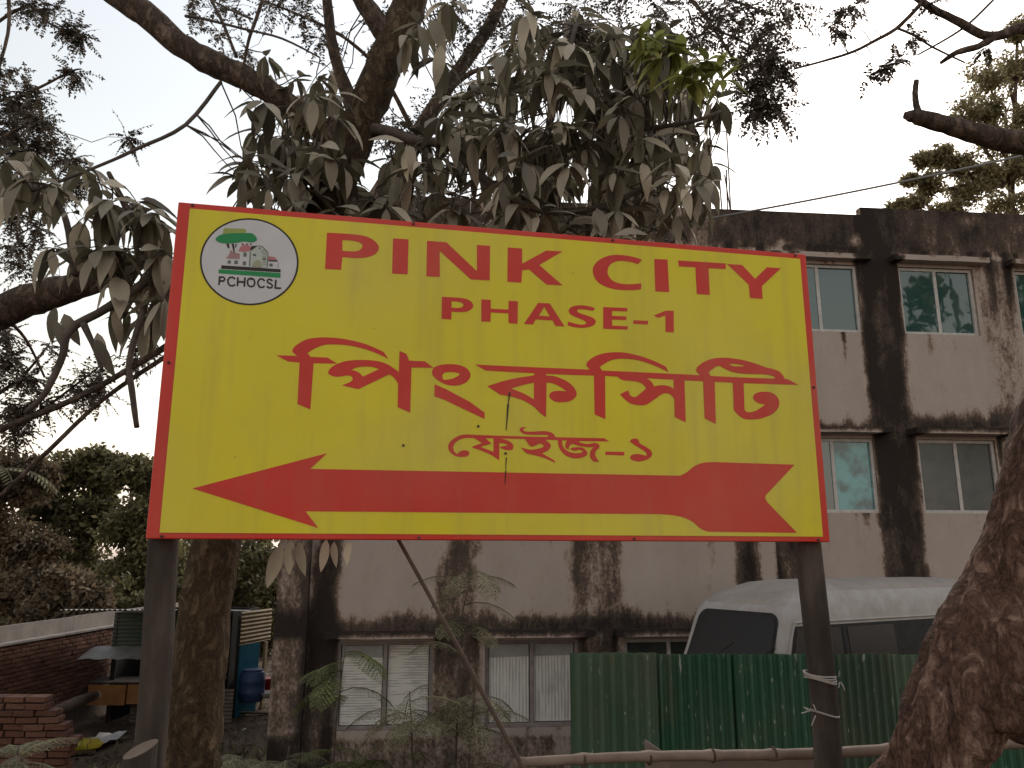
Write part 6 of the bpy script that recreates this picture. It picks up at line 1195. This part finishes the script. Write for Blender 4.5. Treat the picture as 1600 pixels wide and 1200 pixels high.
leafy('bushy_tree', 'tree', (-13.5, 26, 0), 'dark bushy tree left of the sign, tallest in the thicket', [(120,735,48,25),(85,800,50,25),(75,745,40,25),(150,725,36,25),(195,730,30,25),(150,800,55,25),(120,850,60,25),(170,745,35,25),(60,770,40,25)], 'shrub', .20, 2000, .12)
leafy('bushy_tree', 'tree', (-10.5, 23, 0), 'dark green bushy tree close beside the left edge of the sign', [(205,735,38,23),(230,745,36,23),(225,800,50,23),(190,830,45,23),(235,870,55,23),(200,900,50,23),(275,900,50,23)], 'shrub', .17, 2000, .10)
leafy('bushy_tree', 'tree', (-14, 22, 0), 'brownish bushy tree at the left edge above the brick wall', [(30,760,45,22),(60,740,36,22),(5,730,40,22),(10,840,55,22),(55,860,50,22),(20,920,45,22),(80,905,40,22),(-40,800,70,22)], 'shrub_b', .17, 2000, .10)
leafy('shrub', 'shrub', (-10.6, 19.5, 0), 'brown-leaved shrub spilling over the brick wall behind the cement sheets', [(110,905,40,19.5),(150,930,36,19.5),(85,940,30,19.5),(130,955,24,19.5)], 'shrub_b', .18, 700, .05)
leafy('bushy_tree', 'tree', (-8, 27, 0), 'dark tree behind the tin shed seen between the trunks', [(330,850,70,27),(400,870,60,27),(430,930,50,27),(360,940,60,27),(300,930,60,27),(415,985,45,27)], 'shrub', .20, 2000, .12)
leafy('shrub', 'shrub', (-13, 20.5, 0), 'low tangled shrub behind the brick wall at the left edge', [(10,945,36,20.5),(50,955,30,20.5),(85,960,28,20.5),(-30,930,50,20.5),(30,915,34,20.5)], 'shrub_b', .15, 900, .05)
leafy('shrub', 'shrub', (-9.5, 24, 0), 'green shrub rising above the shed roof left of the left post', [(190,935,40,21),(225,945,36,21),(165,950,26,21)], 'shrub', .18, 700, .05)
# distant tree line that closes the view
lf = MB()
for k in range(70):
    x_ = -48 + k * 1.5 + rnd.uniform(-.6, .6); y_ = rnd.uniform(38, 50); h_ = rnd.uniform(2.6, 4.6)
    clump(lf, Vector((x_, y_, -1.5 + h_ * .5)), h_ * .62, 260, .7, 0, 1.0)
tag(lf.build('distant_trees', MT['shrub']), 'far dark line of trees and bushes', 'trees', kind='stuff')
# banana plants
def blade(lf, base, d, L, Wd, droop, up):
    n = 8; p = Vector(base); d = d.normalized(); rows = []
    for i in range(n + 1):
        t = i / n; w = Wd * .5 * math.sin(math.pi * min(1, .06 + t * .94)) ** .6; s_ = d.cross(up).normalized(); u_ = s_.cross(d)
        rows.append((p + s_ * w + u_ * w * .35, p.copy(), p - s_ * w + u_ * w * .35)); p = p + d * L / n; d = (d + Vector((0, 0, -droop / n))).normalized()
    for i in range(n):
        a, b = rows[i], rows[i + 1]; lf.face([a[0], b[0], b[1], a[1]]); lf.face([a[1], b[1], b[2], a[2]])
def banana(px, py, Y, label, specs):
    c = P(px, py, Y); b = Vector((c.x, c.y, gz(c.x, c.y))); t = thing('banana_plant', b, label, 'plant')
    q = MB(); q.tube([b, b.lerp(c, .5) + Vector((.05, 0, 0)), c], [.14, .11, .06], 9); q.build('stem', MT['fern'], t, smooth=True)
    for (dx, dy, dz, L_, Wd, dr) in specs:
        q = MB(); blade(q, c, Vector((dx, dy, dz)), L_, Wd, dr, Vector((0, -1, .3))); q.build('leaf_blade', MT['banana'], t, smooth=True)
banana(148, 778, 26.5, 'pale upright banana plant in the thicket left of the sign', ((.03,0,1,1.7,.42,.05), (.5,.2,.6,.9,.35,1.6), (-.7,.3,.4,.9,.35,1.5), (.5,.5,.3,.9,.35,1.5)))
banana(230, 775, 26.0, 'banana plant with yellowish leaves touching the left edge of the sign', ((.05,0,1,1.15,.42,.2), (-.5,-.2,.7,1.2,.4,1.2), (.6,-.1,.6,1.2,.4,1.0), (.2,.3,.9,1.2,.4,.6)))
# palm at the far left
c = P(-25, 745, 21); b = Vector((c.x, c.y, gz(c.x, c.y))); t = thing('palm', b, 'small palm with feathery fronds at the far left edge', 'palm')
q = MB(); q.tube([b, b.lerp(c, .5) + Vector((.15, 0, 0)), c], [.16, .13, .11], 9, jit=.1); q.build('trunk', MT['bark'], t, smooth=True)
for k in range(11):
    az = k * 2.39; d = Vector((math.cos(az), math.sin(az), .75)).normalized(); q = MB(); p = c.copy(); pts = [p.copy()]
    for i in range(16):
        d = (d + Vector((0, 0, -.10))).normalized(); p = p + d * .12; pts.append(p.copy()); s_ = d.cross(Vector((0, 0, 1))).normalized()
        for sg in (-1, 1):
            for h_ in (0, .5): rhomb(q, p + d * .06 * h_, (s_ * sg + d * .6 + Vector((0, 0, -.35))).normalized(), Vector((0, 0, 1)), .5 * (1 - .5 * i / 16), .035)
    q.tube(pts, .014, 4, cap=False); q.build('frond', MT['fern'], t)

# ------------------------------------------------------------------ feathery saplings in front of the building
def frond(lf, base, d, L, npin, plen, droop, mi=0):
    d = d.normalized(); p = Vector(base); pts = [p.copy()]
    for i in range(npin):
        d = (d + Vector((0, 0, -droop / npin))).normalized(); p = p + d * (L / npin); pts.append(p.copy())
        s_ = d.cross(Vector((0, 0, 1)))
        if s_.length < .15: s_ = Vector((1, 0, 0))
        s_.normalize(); up = s_.cross(d)
        for sg in (-1, 1):
            pd = (s_ * sg + d * .45 + Vector((0, 0, -.35)) + rvec() * .1).normalized(); pl = plen * math.sin(math.pi * (.18 + .74 * i / npin)); m_ = 7
            for k in range(m_):
                c_ = p + pd * pl * (k + .5) / m_ + Vector((0, 0, -.12 * pl * (k / m_) ** 2)); l2 = pd.cross(up).normalized()
                for s2 in (-1, 1): rhomb(lf, c_, (l2 * s2 + pd * .5).normalized(), up, pl * .24, pl * .11, mi)
    lf.tube(pts[::3] + [pts[-1]], .005, 4, mi, cap=False)
def sapling(label, stem, fr, mt, L=(.45, .8), group=None):
    """stem: (px,py,Y) list from the top down; fr: number of fronds"""
    tp = [P(*s_) for s_ in stem]; b = tp[-1].copy(); b.z = gz(b.x, b.y); t = thing('feathery_sapling', b, label, 'sapling', group)
    q = MB(); ps = [b] + tp[::-1]; q.tube(ps, [.016 - .011 * i / (len(ps) - 1) for i in range(len(ps))], 6, jit=.1); q.build('stem', MT['twig'], t, smooth=True)
    for k in range(fr):
        i = rnd.uniform(0, len(tp) - 1.001); j = int(i); c_ = tp[j].lerp(tp[j + 1], i - j); az = k * 2.39 + rnd.uniform(-.4, .4)
        q = MB(); frond(q, c_, Vector((math.cos(az), math.sin(az) * .8 - .15, rnd.uniform(.2, .7))), rnd.uniform(*L) * 1.05, 14, rnd.uniform(.13, .20), rnd.uniform(.9, 1.7)); q.build('frond', MT[mt], t)
sapling('tall feathery sapling in front of the wall between the two papered windows', [(738,890,9.4),(722,960,9.4),(716,1060,9.4),(712,1190,9.4)], 13, 'fern', (.45,.75))
sapling('feathery sapling with green tip before the left papered window', [(540,1010,9.2),(532,1070,9.2),(525,1130,9.2),(520,1200,9.2)], 10, 'fern_g', (.4,.65))
sapling('dusty feathery sapling across the bottom of the left papered window', [(640,1080,9.0),(642,1120,9.0),(645,1200,9.0)], 13, 'fern', (.5,.85))
sapling('feathery sapling right of the prop stick foot, low by the wall', [(742,1080,9.2),(738,1130,9.2),(732,1200,9.2)], 9, 'fern', (.4,.7))
sapling('low feathery sapling at the foot of the building corner column', [(452,1165,9.6),(448,1190,9.6),(446,1230,9.6)], 8, 'fern', (.4,.6))
sapling('low feathery plant drooping in front of the broken brick wall', [(30,1165,8.6),(26,1190,8.6),(20,1240,8.6)], 7, 'fern', (.4,.6))
sapling('low feathery plant on the open ground right of the tan trunk', [(372,1185,10.5),(370,1200,10.5),(368,1230,10.5)], 8, 'fern', (.35,.55))
sapling('feathery plant at the bottom edge left of the prop stick', [(570,1180,8.8),(566,1200,8.8),(560,1250,8.8)], 8, 'fern_g', (.35,.55))
# low weeds and ground cover
lf = MB()
for k in range(900):
    y_ = rnd.uniform(7.5, 14); x_ = rnd.uniform(-.62, -.05) * y_; b = Vector((x_, y_, gz(x_, y_)))
    if noise.noise(Vector((x_ * .7, y_ * .7, 4))) < -.05: continue
    for j in range(4):
        d = (rvec() * .8 + Vector((0, 0, 1))).normalized(); rhomb(lf, b + rvec() * .08, d, rvec(), rnd.uniform(.08, .26), rnd.uniform(.015, .05))
tag(lf.build('weeds', MT['fern']), 'low dusty weeds over the open ground', 'weeds', kind='stuff')

# ------------------------------------------------------------------ unseen trees: right one mirrored in the upper panes, left one added for shade
def back_tree(x, y, h, label, n, blobs):
    b = Vector((x, y, 0)); t = thing('roadside_tree', b, label, 'tree'); q = MB(); lf = MB()
    q.tube([b - Vector((0,0,.2)), b + Vector((.1, 0, h * .3)), b + Vector((-.1, .1, h * .6)), b + Vector((0, 0, h * .9))], [.22, .18, .14, .05], 9, jit=.15)
    for (dx, dy, dz, r_) in blobs:
        c = b + Vector((dx, dy, dz * h / 7.6)); r_ *= 1.25; q.tube(sagline(b + Vector((0, 0, h * .4)), c, -.1), [.09, .07, .06, .04, .02], 6); clump(lf, c, r_, n, .34)
    q.build('trunk', MT['bark'], t, smooth=True); tag(lf.build('crown', MT['shrub'], t), kind='stuff')
back_tree(17, 2, 12, 'tree standing off to the right, mirrored in the upper windows', 300, [(0,0,7.4,1.1),(1.6,.6,6.2,1.1),(-1.7,.5,6.3,.9),(.6,-1,5.4,1.0),(-1.4,-1,4.6,1.0),(1.5,-.6,4,1.1),(-.4,.6,3.2,1.1),(2.6,0,7,.9),(-2.8,0,5.4,.8)])
back_tree(-7, -9, 9, 'unseen tree behind the viewer on the left, added to shade the sign and facade', 330, [(0,0,6.6,1.5),(1.6,0,5.2,1.4),(-1.8,.5,5,1.4),(.4,1,3.8,1.3)])
